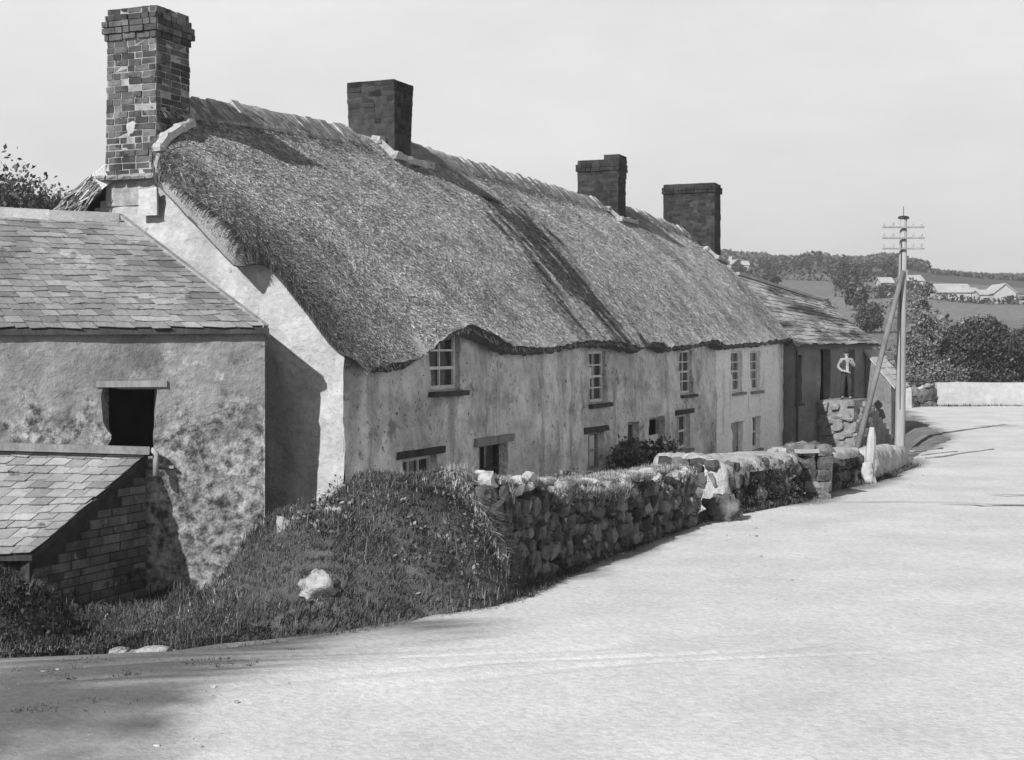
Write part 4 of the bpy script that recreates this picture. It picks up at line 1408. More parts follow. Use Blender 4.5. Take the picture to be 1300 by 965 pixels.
lumpy(mb, [(4.0, 27.2), (5.0, 28.5), (6.15, 30.0)], [1.02, 1.12, 1.06], 1.32, 9, amp=0.1, low=0.3)
mb.v = [v - np.array([4.05, 27.3, 0]) for v in mb.v]
mb.build('limed_top', M['limed'], w2, smooth=True)
mb = MB()
lumpy(mb, [(7.4, 32.45), (8.5, 34.15)], [0.92, 0.88], 0.8, 10, amp=0.08, low=0.22)
mb.v = [v - np.array([7.45, 32.5, 0]) for v in mb.v]
mb.build('limed_top', M['limed'], w3, smooth=True)
gatepost('squat white gatepost beside the dark gap in the ivy wall', 7.05, 32.0, 1.0, 0.32, 0.03, 1)
gatepost('tall white gatepost in front of the sloping pole strut', 8.62, 34.25, 1.35, 0.24, 0.06, 2)
# flat slab on the gate pier
mb = MB()
mb.hexa([(6.15, 30.2, 1.02), (7.1, 30.6, 1.02), (6.7, 31.5, 1.02), (5.7, 31.1, 1.02)], [(6.15, 30.2, 1.1), (7.1, 30.6, 1.1), (6.7, 31.5, 1.1), (5.7, 31.1, 1.1)])
pier = thing('gate_pier', 'squat stone pier carrying a flat pale slab', 'pier', (6.4, 30.85, 0))
mb.build('slab', M['farwhite'], pier, loc=(6.4, 30.85, 0)).location = (0, 0, 0)
mb = MB()
rr = np.random.default_rng(9)
for z in np.arange(-0.6, 1.0, 0.26):
    for i in range(3):
        for j in range(3):
            stone(mb, (-0.3 + 0.3 * i + rr.normal(0, .03), -0.3 + 0.3 * j, z + 0.1), (0.34, 0.34, 0.28))
mb.build('pier_stones', M['stone'], pier)

# ------------------------------------------------------------------ grassy banks
def bank_height(x, y, path):
    """path: (x, y, height, half width)"""
    best = np.full(x.shape, -9.0)
    for (ax, ay, ah, aw), (bx, by, bh, bw2) in zip(path[:-1], path[1:]):
        dx, dy = bx - ax, by - ay
        t = np.clip(((x - ax) * dx + (y - ay) * dy) / (dx * dx + dy * dy), 0, 1)
        px, py = ax + dx * t, ay + dy * t
        u = np.hypot(x - px, y - py) / (aw + (bw2 - aw) * t)
        h = (ah + (bh - ah) * t)
        g = ground_h(px, py)
        best = np.maximum(best, (h - g) * np.clip(1 - u ** 2.9, -0.6, 1) + g)
    return best

def bank(name, path, x0, x1, y0, y1, seed, amp=0.2, clipf=None):
    xs, ys = np.arange(x0, x1, 0.09), np.arange(y0, y1, 0.09)
    X, Y = np.meshgrid(xs, ys)
    Hh = bank_height(X, Y, path)
    P_ = np.stack([X, Y, 0 * X], -1)
    Hh = Hh + amp * fbm(P_, 1.6, seed, 4)
    gnd = np.where(X > xl(Y) - 0.1, -0.02, ground_h(X, Y))
    cell = Hh < gnd - 0.12
    if clipf is not None:
        cell |= clipf(X, Y)
    skip = cell[:-1, :-1] & cell[1:, 1:] & cell[1:, :-1] & cell[:-1, 1:]
    mb = MB()
    mb.grid(np.stack([X, Y, Hh], -1), skip=skip)
    o = mb.build(name, M['bank'], smooth=True)
    pts = np.stack([X, Y, Hh], -1)[(~cell) & (Hh > gnd - 0.02)]
    return o, pts

bp = [(-4.6, 16.4, -0.3, 0.8), (-3.9, 16.8, -0.18, 1.0), (-3.2, 17.5, 0.08, 1.25), (-2.75, 17.95, 0.55, 1.5), (-2.3, 18.3, 1.2, 1.85), (-1.55, 18.75, 1.52, 1.85), (-1.0, 19.1, 1.53, 1.1), (-0.62, 19.2, 1.5, 0.85)]
bo_, bpts = bank('grassy_bank', bp, -6.4, 1.2, 14.0, 22.0, 3)
tag(bo_, kind='structure')
lp = [(-8.5, 16.2, 0.9, 1.4), (-6.7, 16.4, 0.85, 1.35), (-6.1, 16.4, 0.55, 1.05)]
lo_, lpts = bank('grassy_bank', lp, -10.5, -3.9, 14.2, 18.6, 6, 0.15)
tag(lo_, kind='structure')

def sample(pts, n, jit=0.05):
    i = rng.integers(0, len(pts), n)
    p = pts[i] + rng.normal(0, 1, (n, 3)) * np.array([jit, jit, 0.01])
    return p

mb = MB()
P_ = sample(bpts, 95000)
kk = fbm(P_, 0.9, 12) 
blades(mb, P_[kk > -0.55], (0.03, 0.11), 0.005, 0.9)
P_ = sample(bpts, 9000)
P_ = P_[(fbm(P_, 1.5, 14) > 0.1) & (P_[:, 2] < 1.1) & (P_[:, 0] > -2.9)]
blades(mb, P_, (0.14, 0.36), 0.007, 1.1)
foot = bpts[(bpts[:, 2] < 0.25)]
blades(mb, sample(foot, 9000, 0.14) - np.array([0, 0, 0.03]), (0.04, 0.16), 0.006, 1.0)
blades(mb, sample(foot, 8000, 0.08), (0.08, 0.26), 0.007, 1.0)
tag(mb.build('grass', M['grass']), 'rough tufted grass covering the bank at the lane edge', 'grass', kind='stuff')
mb = MB()
P_ = sample(bpts, 14000)
lit = (P_[:, 0] < -2.0) & (fbm(P_, 1.1, 19) > 0.1) | (P_[:, 2] > 1.35)  # pale blades paint the sunlit left side and crest
blades(mb, P_[lit], (0.03, 0.11), 0.005, 0.9)
# pale grass spilling down where the bank meets the wall
t_ = rng.uniform(0, 1, 6000)
ridge_l = np.stack([-0.72 + 0.52 * t_ + rng.normal(0, 0.07, 6000), 18.95 - 0.55 * t_ + rng.normal(0, 0.07, 6000), 1.42 - 1.35 * t_ ** 1.2], -1)
hb = bank_height(ridge_l[:, 0], ridge_l[:, 1], bp)
ridge_l[:, 2] = np.maximum(hb, 0.0)
blades(mb, ridge_l, (0.1, 0.3), 0.008, 0.8)
tag(mb.build('dry_grass', M['grass_pale']), 'pale dry grass on the sunny crest of the bank', 'grass', kind='stuff')
mb = MB()
P_ = sample(lpts, 22000)
blades(mb, P_, (0.04, 0.18), 0.006, 0.9)
leaves(mb, sample(lpts, 9000, 0.05) + np.array([0, 0, 0.06]), 0.035)
tag(mb.build('weeds', M['leaf']), 'dark weeds covering the mound before the lean-to', 'weeds', kind='stuff')
# leafy weeds in the bank
mb = MB()
P_ = sample(bpts, 16000, 0.05)
P_ = P_[(P_[:, 0] > -2.6) & (fbm(P_, 1.3, 33) > 0.05) & (P_[:, 2] < 1.35)]
leaves(mb, P_ + np.array([0, 0, 0.07]) + rng.normal(0, 0.04, P_.shape), 0.03)
cen = sample(bpts, 90, 0.05)
cen = cen[(cen[:, 0] > -2.9) & (cen[:, 2] < 1.4)]
for c_ in cen:
    q_ = c_ + rng.normal(0, 1, (34, 3)) * np.array([0.1, 0.1, 0.07]) + np.array([0, 0, 0.1])
    leaves(mb, q_, rng.uniform(0.02, 0.042), 1.0)
tag(mb.build('weeds', M['leaf_mid']), 'small leaved weeds on the lane side of the bank', 'weeds', kind='stuff')

# turf on the near wall and grass along its foot
mb = MB()
n = 34000
tv = rng.uniform(0.2, T1_, n); of = rng.uniform(0.04, 0.8, n)
PP = []
for t, o_ in zip(tv, of):
    if vnoise(np.array([t * 1.1, o_ * 1.5, 0.0]), 1.3, 77) + (o_ - 0.15) * 1.5 < -0.1:
        continue
    p, d = at1(t)
    PP.append((p[0] - d[1] * o_, p[1] + d[0] * o_, H1(t) + 0.02))
blades(mb, np.array(PP), (0.04, 0.17), 0.006, 0.9)
PP = []
for t in rng.uniform(0.3, T1_, 6000):
    if vnoise(np.array([t * 1.1, 3.0, 0.0]), 1.5, 78) < -0.1:
        continue
    p, d = at1(t); o_ = rng.uniform(-0.06, 0.14)
    PP.append((p[0] - d[1] * o_, p[1] + d[0] * o_, H1(t) - abs(rng.normal(0, 0.1)) - 0.02))
blades(mb, np.array(PP), (0.05, 0.14), 0.006, 1.3)
tag(mb.build('turf', M['grass_pale']), 'pale turf growing along the top of the long rubble wall', 'grass', kind='stuff')
mb = MB()
n = 9000
tv = T1_ * rng.uniform(0, 1, n) ** 1.9
PP = []
for t in tv:
    p, d = at1(t)
    wv = max(0.05, 0.5 * (1 - t / 4.2))
    o_ = rng.uniform(-0.05, wv)
    PP.append((p[0] + d[1] * o_, p[1] - d[0] * o_, -0.01))
blades(mb, np.array(PP), (0.03, 0.16), 0.006, 1.0)
y = rng.uniform(14.7, 40, 5000); x = xl(y) + np.abs(rng.normal(0, 0.16, 5000)) - 0.1
q_ = np.stack([x, y, 0 * x + 0.015], -1)
blades(mb, q_[fbm(q_, 1.4, 55) > 0.02], (0.02, 0.12), 0.006, 1.0)
for at_, T_, amt in ((at2, T2_, 2200), (at3, T3_, 900), (at4, T4_, 1600)):
    PP = []
    for t in rng.uniform(0, T_, amt):
        p, d = at_(t); o_ = rng.uniform(-0.1, 0.16)
        PP.append((p[0] + d[1] * o_, p[1] - d[0] * o_, 0.0))
    blades(mb, np.array(PP), (0.05, 0.22), 0.008, 0.7)
tag(mb.build('grass', M['grass']), 'grass fringe along the foot of the lane walls', 'grass', kind='stuff')
# ivy over the thick bank wall
iv = MB()
PP = []
for i in range(7000):
    t = rng.uniform(0.2, T1_)
    p, d = at1(t)
    z = rng.uniform(0.0, H1(t))
    if fbm(np.array([t, z, 0.0]), 1.7, 52, 2) < 0.12:
        continue
    o_ = 0.03 + 0.1 * z - abs(rng.normal(0.02, 0.03))
    PP.append((p[0] - d[1] * o_, p[1] + d[0] * o_, z))
leaves(iv, np.array(PP), 0.026)
tag(iv.build('weeds', M['leaf_mid']), 'small weeds rooted in the face of the long rubble wall', 'weeds', kind='stuff')
iv = MB()
PP = []
for i in range(9000):
    t = rng.uniform(0.35, T2_)
    p, d = at2(t)
    z = rng.uniform(0.0, H2(t) * (0.82 + 0.15 * float(vnoise(np.array([t, 0, 0.]), 2.3, 6))))
    o_ = 0.05 + 0.12 * z - abs(rng.normal(0.02, 0.06))
    PP.append((p[0] - d[1] * o_, p[1] + d[0] * o_, z))
leaves(iv, np.array(PP), 0.05)
tag(iv.build('ivy', M['leaf']), 'dark ivy hanging over the lane face of the bank wall', 'ivy', kind='stuff')
iv = MB()
PP = []
for i in range(1500):
    t = rng.uniform(0.0, T3_)
    p, d = at3(t)
    z = rng.uniform(0.0, H3(t) * 0.8)
    o_ = 0.05 + 0.12 * z - abs(rng.normal(0.02, 0.05))
    PP.append((p[0] - d[1] * o_, p[1] + d[0] * o_, z))
leaves(iv, np.array(PP), 0.05)
tag(iv.build('ivy', M['leaf']), 'dark growth on the short wall between the white posts', 'ivy', kind='stuff')
# rough ground in the near left corner
mb = MB()
n = 26000
x = rng.uniform(-8, -2.2, n); y = rng.uniform(12.6, 17.5, n)
P_ = np.stack([x, y, ground_h(x, y)], -1)
keep = (fbm(P_, 1.3, 44) + 0.5 * fbm(P_, 5.0, 45) > 0.1) & (x < -2.9 + 0.5 * (y - 14))
P_[:, 2] = np.maximum(P_[:, 2], 0.0) + 0.035
blades(mb, P_[keep], (0.015, 0.06), 0.005, 1.2)
x = rng.uniform(-5.4, -3.2, 7000); y = rng.uniform(16.2, 21.6, 7000)
blades(mb, np.stack([x, y, ground_h(x, y)], -1), (0.03, 0.14), 0.006, 0.8)
tag(mb.build('grass', M['grass']), 'thin trodden grass in the near left corner', 'grass', kind='stuff')

# loose stones
def boulder(label, x, y, z, size, m, seed, rot=0.0):
    mb = MB()
    r = np.random.default_rng(seed)
    u, v = np.meshgrid(np.linspace(0, 2 * np.pi, 31), np.linspace(0, np.pi, 19))
    q = np.stack([np.cos(u) * np.sin(v), np.sin(u) * np.sin(v), np.cos(v)], -1)
    q = q * (1 + 0.75 * fbm(q + seed * 3.7, 2.1, seed, 4) + 0.25 * np.round(2 * vnoise(q + seed, 2.6, seed)) / 2)[..., None]
    q[:, -1] = q[:, 0]
    q = np.sign(q) * np.abs(q) ** 0.9 * np.array(size) / 2
    c_, s_ = math.cos(rot), math.sin(rot)
    q = np.stack([q[..., 0] * c_ - q[..., 1] * s_, q[..., 0] * s_ + q[..., 1] * c_, q[..., 2]], -1)
    mb.grid(q, flip=True)
    o = mb.build('boulder', m, smooth=True)
    o.location = (x, y, z)
    return tag(o, label, 'stone')
def on_bank(x, y, up): return float(bank_height(np.array([x]), np.array([y]), bp)[0]) + up
boulder('large round pale stone set in the face of the grassy bank', -2.3, 17.0, on_bank(-2.3, 17.0, -0.12), (0.46, 0.42, 0.38), M['stone_pale'], 1)
boulder('jagged pale stone near the crest of the grassy bank', -2.25, 17.95, on_bank(-2.25, 17.95, -0.16), (0.34, 0.34, 0.46), M['stone_pale'], 2)
boulder('pale leaning stone on the left shoulder of the bank', -2.75, 17.75, on_bank(-2.75, 17.75, -0.2), (0.42, 0.36, 0.55), M['stone_pale'], 3)
boulder('flat pale stone lying at the foot of the lean-to wall', -4.02, 15.75, -0.12, (0.5, 0.3, 0.16), M['stone_pale'], 4)
boulder('small pale stone next to the flat one by the lean-to', -4.38, 15.85, -0.13, (0.2, 0.24, 0.14), M['stone_pale'], 5)
boulder('rounded grey stone blocking the gap at the long wall end', 3.95, 26.7, 0.18, (0.7, 0.5, 0.6), M['stone'], 6)
boulder('white stone beside the grey one in the wall gap', 4.2, 26.9, 0.08, (0.35, 0.3, 0.2), M['stone_pale'], 7)
boulder('white stone leaning at the foot of the tall gatepost', 8.5, 33.85, 0.2, (0.34, 0.3, 0.6), M['farwhite'], 8)
mb = MB()
rr = np.random.default_rng(12)
for i in range(2600):
    y = 11.5 + 30 * rr.uniform(0, 1) ** 1.8; x = max(float(xl(y)), -5.5) + abs(rr.normal(0, 1.6 if i % 4 == 0 else 0.35)) + 0.03
    s = 0.007 + 0.03 * rr.uniform(0, 1) ** 4
    stone(mb, (x, y, 0.03 + s * 0.1), (s * 1.4, s, s * 0.7))
tag(mb.build('gravel', M['gravel']), 'small loose stones scattered along the lane edge', 'gravel', kind='stuff')

# ------------------------------------------------------------------ shrubs by the doors
def shrub(name, label, loc, lobes, n, leaf, m, seed, cat='shrub', group=None):
    o = thing(name, label, cat, loc, 0, group)
    mb = MB(); leaves(mb, clumps(lobes, n, seed, 0.25), leaf); mb.build('foliage', m, o)
    mb = MB()
    for l in lobes:
        mb.tube([(0, 0, -0.1), (l[0] * .6, l[1] * .6, l[2] * .6), (l[0], l[1], l[2])], [0.03, 0.02, 0.008], 5)
    mb.build('stems', M['bark'], o)
    return o
shrub('leafy_shrub', 'dark leafy shrub beside the middle cottage doorway', (3.35, 34.2, -0.6), [(0, 0, 0.9, .5, .5, .8), (.35, .1, 1.25, .4, .4, .45), (-.1, 0, .5, .5, .5, .5)], 3600, 0.06, M['leaf'], 5)
shrub('leafy_shrub', 'paler shrub to the left of the dark one by the doors', (2.75, 33.6, -0.6), [(0, 0, 0.9, .4, .4, .7), (.0, .1, 1.35, .3, .3, .4)], 2600, 0.06, M['leaf_mid'], 6)
shrub('leafy_shrub', 'low plant growing behind the wall under the dark square window', (0.75, 26.3, -0.6), [(0, 0, 0.9, .6, .35, .6), (.3, .1, 1.3, .3, .3, .35)], 2400, 0.05, M['leaf_mid'], 7)

# ------------------------------------------------------------------ telegraph pole with its strut
pp = Vector((13.67, 50.0, -0.6))
pole = thing('telegraph_pole', 'tall grey telegraph pole with thin crossarms and a leaning strut', 'telegraph pole', pp)
mb = MB()
ph = 7.82 - pp.z
mb.tube([(0, 0, -0.5), (0.0, 0, 0.0), (0.06, 0, ph * 0.5), (0.14, 0, ph)], [0.2, 0.185, 0.155, 0.12], 14)
mb.build('pole', M['pole'], pole, smooth=True)
mb = MB()
mb.lathe([(0.2, 0), (0.2, 0.07), (0.14, 0.1), (0.02, 0.12)], (0.14, 0, ph - 0.02), 4)
mb.tube([(0.14, 0, ph), (0.14, 0, ph + 0.42)], 0.012, 5)
mb.build('roof_cap', M['iron'], pole)
for i, zz in enumerate((7.55, 7.17, 6.8)):
    z = zz - pp.z - 0.06
    mb = MB()
    mb.bar((-0.66, -0.2, z), (0.82, -0.2, z), 0.07, 0.055)
    a_ = mb.build('crossarm', M['wood'], pole)
    for x in (-0.6, -0.28, 0.42, 0.72):
        mb = MB()
        mb.lathe([(0.012, 0.02), (0.012, 0.08), (0.034, 0.08), (0.042, 0.1), (0.034, 0.14), (0.036, 0.17), (0.012, 0.19)], (x, -0.2, z), 8)
        mb.build('insulator', M['paint_grey'], a_)
mb = MB()
mb.tube([(-0.02 + 0.14 * .78, -0.12, 5.95 - pp.z), (-2.2, -2.0, -0.4)], [0.085, 0.11], 10)
mb.build('strut', M['strut'], pole, smooth=True)
mb = MB(); mb.tube([(-0.03, -0.16, ph * .2), (0.02, -0.14, ph * .9)], 0.018, 5); mb.build('earth_wire', M['iron'], pole)

# timbers on the road
def timber(label, p, q, r0, seed):
    rr = random.Random(seed)
    p, q = Vector(p), Vector(q)
    c = (p + q) / 2
    mb = MB()
    pts = [p.lerp(q, i / 5) - c + Vector((rr.uniform(-.06, .06), rr.uniform(-.1, .1), 0)) for i in range(6)]
    mb.tube(pts, [r0 * rr.uniform(.8, 1.1) for _ in range(6)], 8)
    o = mb.build('timber_pole', M['wood'], smooth=True)
    o.location = c
    tag(o, label, 'timber', 'poles lying on the road')
timber('long thin pole lying on the road, nearest to the camera', (12.0, 40.9, 0.08), (15.1, 44.6, 0.06), 0.03, 1)
timber('shorter pole lying behind the long one on the road', (12.1, 42.0, 0.08), (13.7, 43.7, 0.06), 0.025, 2)
timber('rough bark pole lying farthest from the camera on the road', (12.2, 43.3, 0.09), (13.6, 45.0, 0.06), 0.035, 3)
# flat dark strips painting thin cast shadows across the road
def shadow_streak(y0, x0, x1, w, seed, slope=0.0):
    mb = MB()
    xs = np.linspace(x0, x1, 40)
    f = np.linspace(0, 1, 40)
    ww = w * np.sin(np.pi * f) ** 0.5 * (0.6 + 0.5 * (fbm(np.stack([xs, 0 * xs, 0 * xs + seed], -1), 0.9, seed) + 0.4))
    yy = y0 + slope * (xs - x0) + 0.25 * fbm(np.stack([xs, 0 * xs + 3, 0 * xs], -1), 0.5, seed)
    G = np.stack([np.stack([xs, yy - ww, 0 * xs + 0.062], -1), np.stack([xs, yy + ww, 0 * xs + 0.062], -1)], 0)
    mb.grid(G)
    return tag(mb.build('road_rut', M['rut']), kind='structure')
M['rut'] = mat('damp_earth', 0.2, 0.3, 2, 5, 0.5, 12)
shadow_streak(29.2, 8.8, 14.5, 0.1, 1, -0.06)
shadow_streak(31.2, 10.4, 13.0, 0.07, 2, -0.02)
shadow_streak(29.7, 6.4, 9.8, 0.035, 3)

# ------------------------------------------------------------------ man on the landing
def skin_mesh(name, verts, edges, radii, m, parent, sub=2):
    me = bpy.data.meshes.new(name)
    me.from_pydata(verts, edges, [])
    o = bpy.data.objects.new(name, me)
    COL.objects.link(o)
    md = o.modifiers.new('s', 'SKIN')
    sv = me.skin_vertices[0].data
    for i, r_ in enumerate(radii):
        sv[i].radius = (r_, r_) if not hasattr(r_, '__len__') else r_
        sv[i].use_root = (i == 0)
    o.modifiers.new('u', 'SUBSURF').levels = sub
    o.modifiers['u'].render_levels = sub
    dg = bpy.context.evaluated_depsgraph_get()
    ev = o.evaluated_get(dg)
    nm = bpy.data.meshes.new_from_object(ev)
    bpy.data.objects.remove(o)
    nm.name = name
    nm.materials.clear()
    nm.materials.append(m)
    nm.polygons.foreach_set('use_smooth', [True] * len(nm.polygons))
    o = bpy.data.objects.new(name, nm)
    COL.objects.link(o)
    o.parent = parent
    return o

land = B0 + bd * 2.45 + bn * 0.85
man_scale = 1.06
man = thing('person', 'man in white shirt, dark waistcoat and hat standing on the steps', 'person', (land.x, land.y, 1.28), R(-8))
# facing -Y: pelvis is the root
man.scale = (man_scale,) * 3
J = {'pel': (0, 0, .93), 'wst': (0, 0, 1.08), 'chs': (0, -.01, 1.3), 'nk0': (0, .0, 1.45), 'nk1': (0, -.01, 1.53), 'hd0': (0, -.015, 1.6), 'hd1': (0, -.01, 1.72),
     'shl': (-.19, 0, 1.42), 'ell': (-.3, .06, 1.17), 'wrl': (-.16, -.16, 1.02), 'shr': (.19, 0, 1.42), 'elr': (.27, -.04, 1.17), 'wrr': (.1, -.2, 1.36),
     'hpl': (-.1, 0, .9), 'knl': (-.13, -.03, .5), 'anl': (-.14, .02, .09), 'tol': (-.17, -.16, .03), 'hpr': (.1, 0, .9), 'knr': (.12, -.05, .5), 'anr': (.13, .02, .09), 'tor': (.16, -.16, .03)}
ks = list(J)
E_ = [('pel', 'wst'), ('wst', 'chs'), ('chs', 'nk0'), ('nk0', 'nk1'), ('nk1', 'hd0'), ('hd0', 'hd1'), ('chs', 'shl'), ('shl', 'ell'), ('ell', 'wrl'), ('chs', 'shr'), ('shr', 'elr'), ('elr', 'wrr'),
      ('pel', 'hpl'), ('hpl', 'knl'), ('knl', 'anl'), ('anl', 'tol'), ('pel', 'hpr'), ('hpr', 'knr'), ('knr', 'anr'), ('anr', 'tor')]
rad = {'pel': (.15, .11), 'wst': (.14, .1), 'chs': (.16, .11), 'nk0': .075, 'nk1': .055, 'hd0': (.075, .085), 'hd1': (.075, .09), 'shl': .065, 'ell': .042, 'wrl': .03, 'shr': .065, 'elr': .042, 'wrr': .03,
       'hpl': .085, 'knl': .058, 'anl': .042, 'tol': .035, 'hpr': .085, 'knr': .058, 'anr': .042, 'tor': .035}
vs = [J[k_] for k_ in ks]
es = [(ks.index(a), ks.index(b)) for a, b in E_]
rd = [rad[k_] for k_ in ks]
# fingers and thumb on each hand, rooted in the wrist
for w_, dx in (('wrl', 1), ('wrr', -1)):
    wi = ks.index(w_); wx, wy, wz = J[w_]
    palm = len(vs); vs.append((wx + dx * .045, wy - .05, wz + .01)); rd.append((.034, .02)); es.append((wi, palm))
    px_, py_, pz_ = vs[palm]
    for fi, (oz, ln_) in enumerate(((.03, .06), (.01, .07), (-.01, .066), (-.028, .05))):
        a_ = len(vs); vs.append((px_ + dx * .03, py_ - .03, pz_ + oz)); rd.append(.01)
        b_ = len(vs); vs.append((px_ + dx * (.03 + ln_ * .5), py_ - .035 - ln_ * .3, pz_ + oz)); rd.append(.0085)
        es += [(palm, a_), (a_, b_)]
    a_ = len(vs); vs.append((px_, py_ - .03, pz_ + .055)); rd.append(.011); es.append((palm, a_))
body = skin_mesh('body', vs, es, rd, M['skin'], man)
def sub_skin(name, keys, edges, scale_, m, override=None):
    r_ = []
    for k_ in keys:
        q = (override or {}).get(k_, rad[k_])
        r_.append(tuple(x + scale_ for x in q) if hasattr(q, '__len__') else q + scale_)
    return skin_mesh(name, [J[k_] for k_ in keys], [(keys.index(a), keys.index(b)) for a, b in edges], r_, m, man)
sub_skin('shirt', ['chs', 'wst', 'nk0', 'shl', 'ell', 'wrl', 'shr', 'elr', 'wrr'], [('chs', 'wst'), ('chs', 'nk0'), ('chs', 'shl'), ('shl', 'ell'), ('ell', 'wrl'), ('chs', 'shr'), ('shr', 'elr'), ('elr', 'wrr')], .018, M['shirt'], {'wrl': .034, 'wrr': .034})
sub_skin('trousers', ['pel', 'wst', 'hpl', 'knl', 'anl', 'hpr', 'knr', 'anr'], [('pel', 'wst'), ('pel', 'hpl'), ('hpl', 'knl'), ('knl', 'anl'), ('pel', 'hpr'), ('hpr', 'knr'), ('knr', 'anr')], .028, M['cloth'])
mb = MB()                                        # open waistcoat: two front panels and a back
prof = [(1.0, .205, .165), (1.15, .2, .16), (1.3, .225, .17), (1.42, .18, .14)]
for a0, a1 in ((-1.25, 0.9), (2.24, 4.4), (0.9, 2.24)):
    G = []
    for z, rx, ry_ in prof:
        G.append([(math.cos(a) * rx, math.sin(a) * ry_, z) for a in np.linspace(a0, a1, 9)])
    mb.grid(np.array(G))
mb.build('waistcoat', M['cloth'], man, smooth=True)
mb = MB()
mb.lathe([(.001, 1.70), (.165, 1.715), (.17, 1.725), (.1, 1.735), (.098, 1.79), (.085, 1.84), (.03, 1.85)], (0, -.01, 0), 18, 1, 1.15)
mb.build('hat', M['cloth'], man, smooth=True)
for sx in (-.03, .03):
    mb = MB(); stone(mb, (sx, -.095, 1.665), (.024, .016, .012), rough=0.02); mb.build('eye', M['dark'], man, smooth=True)
mb = MB(); stone(mb, (0, -.11, 1.635), (.026, .045, .05), rough=.05); mb.build('nose', M['skin'], man, smooth=True)
for sx in (-.088, .088):
    mb = MB(); stone(mb, (sx, 0, 1.64), (.02, .045, .065), rough=.05); mb.build('ear', M['skin'], man, smooth=True)
for sx in (-.17, .16):
    mb = MB(); mb.lathe([(.05, 0), (.062, .02), (.055, .06), (.02, .085)], (sx * .95, -.08, 0.0), 12, .9, 1.9); mb.build('boot', M['cloth'], man, smooth=True)

# ------------------------------------------------------------------ beyond the lane
def gh(x, y): return float(ground_h(np.array([x]), np.array([y]))[0])
def W_(px, D): return (px - 650) / 1800 * D

stw = thing('boundary_wall', 'long low whitewashed wall across the far side of the road', 'wall', (W_(1190, 77.5), 77.5, 0))
mb = MB()
xs = np.linspace(0, 30, 90)
topz = 1.35 - 0.006 * xs + 0.04 * fbm(np.stack([xs, 0 * xs, 0 * xs], -1), 0.8, 3)
G = np.array([[(x, -0.02 * x, -0.3), (x, -0.02 * x + .04, t * .5), (x, -0.02 * x + 0.06, t), (x, -0.02 * x + 0.46, t), (x, -0.02 * x + 0.5, -0.3)] for x, t in zip(xs, topz)])
mb.grid(G, flip=True)
mb.f.append([0, 1, 2, 3, 4])
mb.build('wall', M['farwhite'], stw)
mb = MB()
xx = rng.uniform(0, 30, 2500)
blades(mb, np.stack([W_(1190, 77.5) + xx, 77.5 - 0.02 * xx - rng.uniform(0.02, 0.4, 2500), 0 * xx], -1), (0.05, 0.25), 0.02, 0.8)
tag(mb.build('grass', M['grass']), 'grass strip at the foot of the far white wall', 'grass', kind='stuff')
stone_wall('stone_hedge_wall', 'low grey wall and hedge bank behind the telegraph pole', [(W_(1148, 76.5), 76.5), (W_(1170, 77), 77.0), (W_(1189, 77.5), 77.5)], [0.9, 1.0, 1.25], 0.6, M['stone'], seed=17, sz=(0.5, 0.4), ends=False)
def farpost(label, px, D, h, w):
    mb = MB(); mb.lathe([(w * .6, -0.2), (w * .55, h * .9), (w * .3, h)], (0, 0, 0), 6)
    o = mb.build('gatepost', M['farwhite']); o.location = (W_(px, D), D, gh(W_(px, D), D)); tag(o, label, 'gatepost', 'small far posts')
farpost('white gatepost seen just right of the telegraph pole foot', 1154, 75.5, 1.1, 0.32)
farpost('white post rising behind the barn ridge', 1057, 88, 4.2, 0.4)
farpost('thinner post left of the white one behind the barn', 1044, 88, 3.6, 0.16)

tree('bushy_tree', 'large dark bushy tree standing behind the white wall', (W_(1240, 83), 83, gh(W_(1240, 83), 83)), 4.2,
     [(0, 0, 2.6, 1.9, 1.7, 1.5), (-1.3, 0, 1.7, 1.2, 1.2, 1.1), (1.4, 0, 1.8, 1.2, 1.2, 1.2), (.3, 0, 3.3, 1.2, 1.2, .9), (-.4, -.5, .9, 1.9, 1.0, .8), (1.0, -.4, .8, 1.5, 1, .7)], 24000, 0.09, M['leaf'], 0.16, 3, 0.15, group='trees along the far lane')
tree('bushy_tree', 'dark tree cut off by the right edge beyond the white wall', (W_(1308, 84), 84, gh(W_(1308, 84), 84)), 3.6,
     [(0, 0, 2.2, 1.2, 1.3, 1.4), (-.6, 0, 1.4, 1.0, 1.2, 1.1), (.9, 0, 1.8, 1.3, 1.2, 1.2)], 15000, 0.09, M['leaf'], 0.14, 4, 0.16, group='trees along the far lane')
tree('slender_tree', 'tall thin sparsely leaved tree right of the telegraph pole', (W_(1172, 82), 82, gh(W_(1172, 82), 82)), 6.6,
     [(0, 0, 1.4, 1.2, 1.0, 1.0), (-.5, 0, 2.7, .7, .7, .9), (.5, 0, 3.4, .6, .6, .8), (-.1, 0, 4.6, .55, .5, .9), (.15, 0, 5.8, .3, .3, .7)], 7000, 0.09, M['leaf_mid'], 0.12, 5, 0.2, per=25, group='trees along the far lane')
for i, (px, D, h, lab) in enumerate(((1150, 80.5, 1.7, 'leafy bush hiding behind the telegraph pole'), (1192, 81, 1.9, 'low bush at the left end of the white wall'), (1163, 79.5, 1.4, 'small bush above the low grey far wall'), (1210, 86, 2.4, 'pale bush left of the large dark tree'))):
    x = W_(px, D)
    shrub('roadside_bush', lab, (x, D, gh(x, D)), [(0, 0, h * .55, 1.1, .9, h * .5), (.7, 0, h * .4, .8, .8, h * .4), (-.7, 0, h * .4, .8, .8, h * .4)], 6000, 0.085, M['leaf_mid'], 40 + i, 'bush', 'bushes along the far lane')
x = W_(1106, 150)
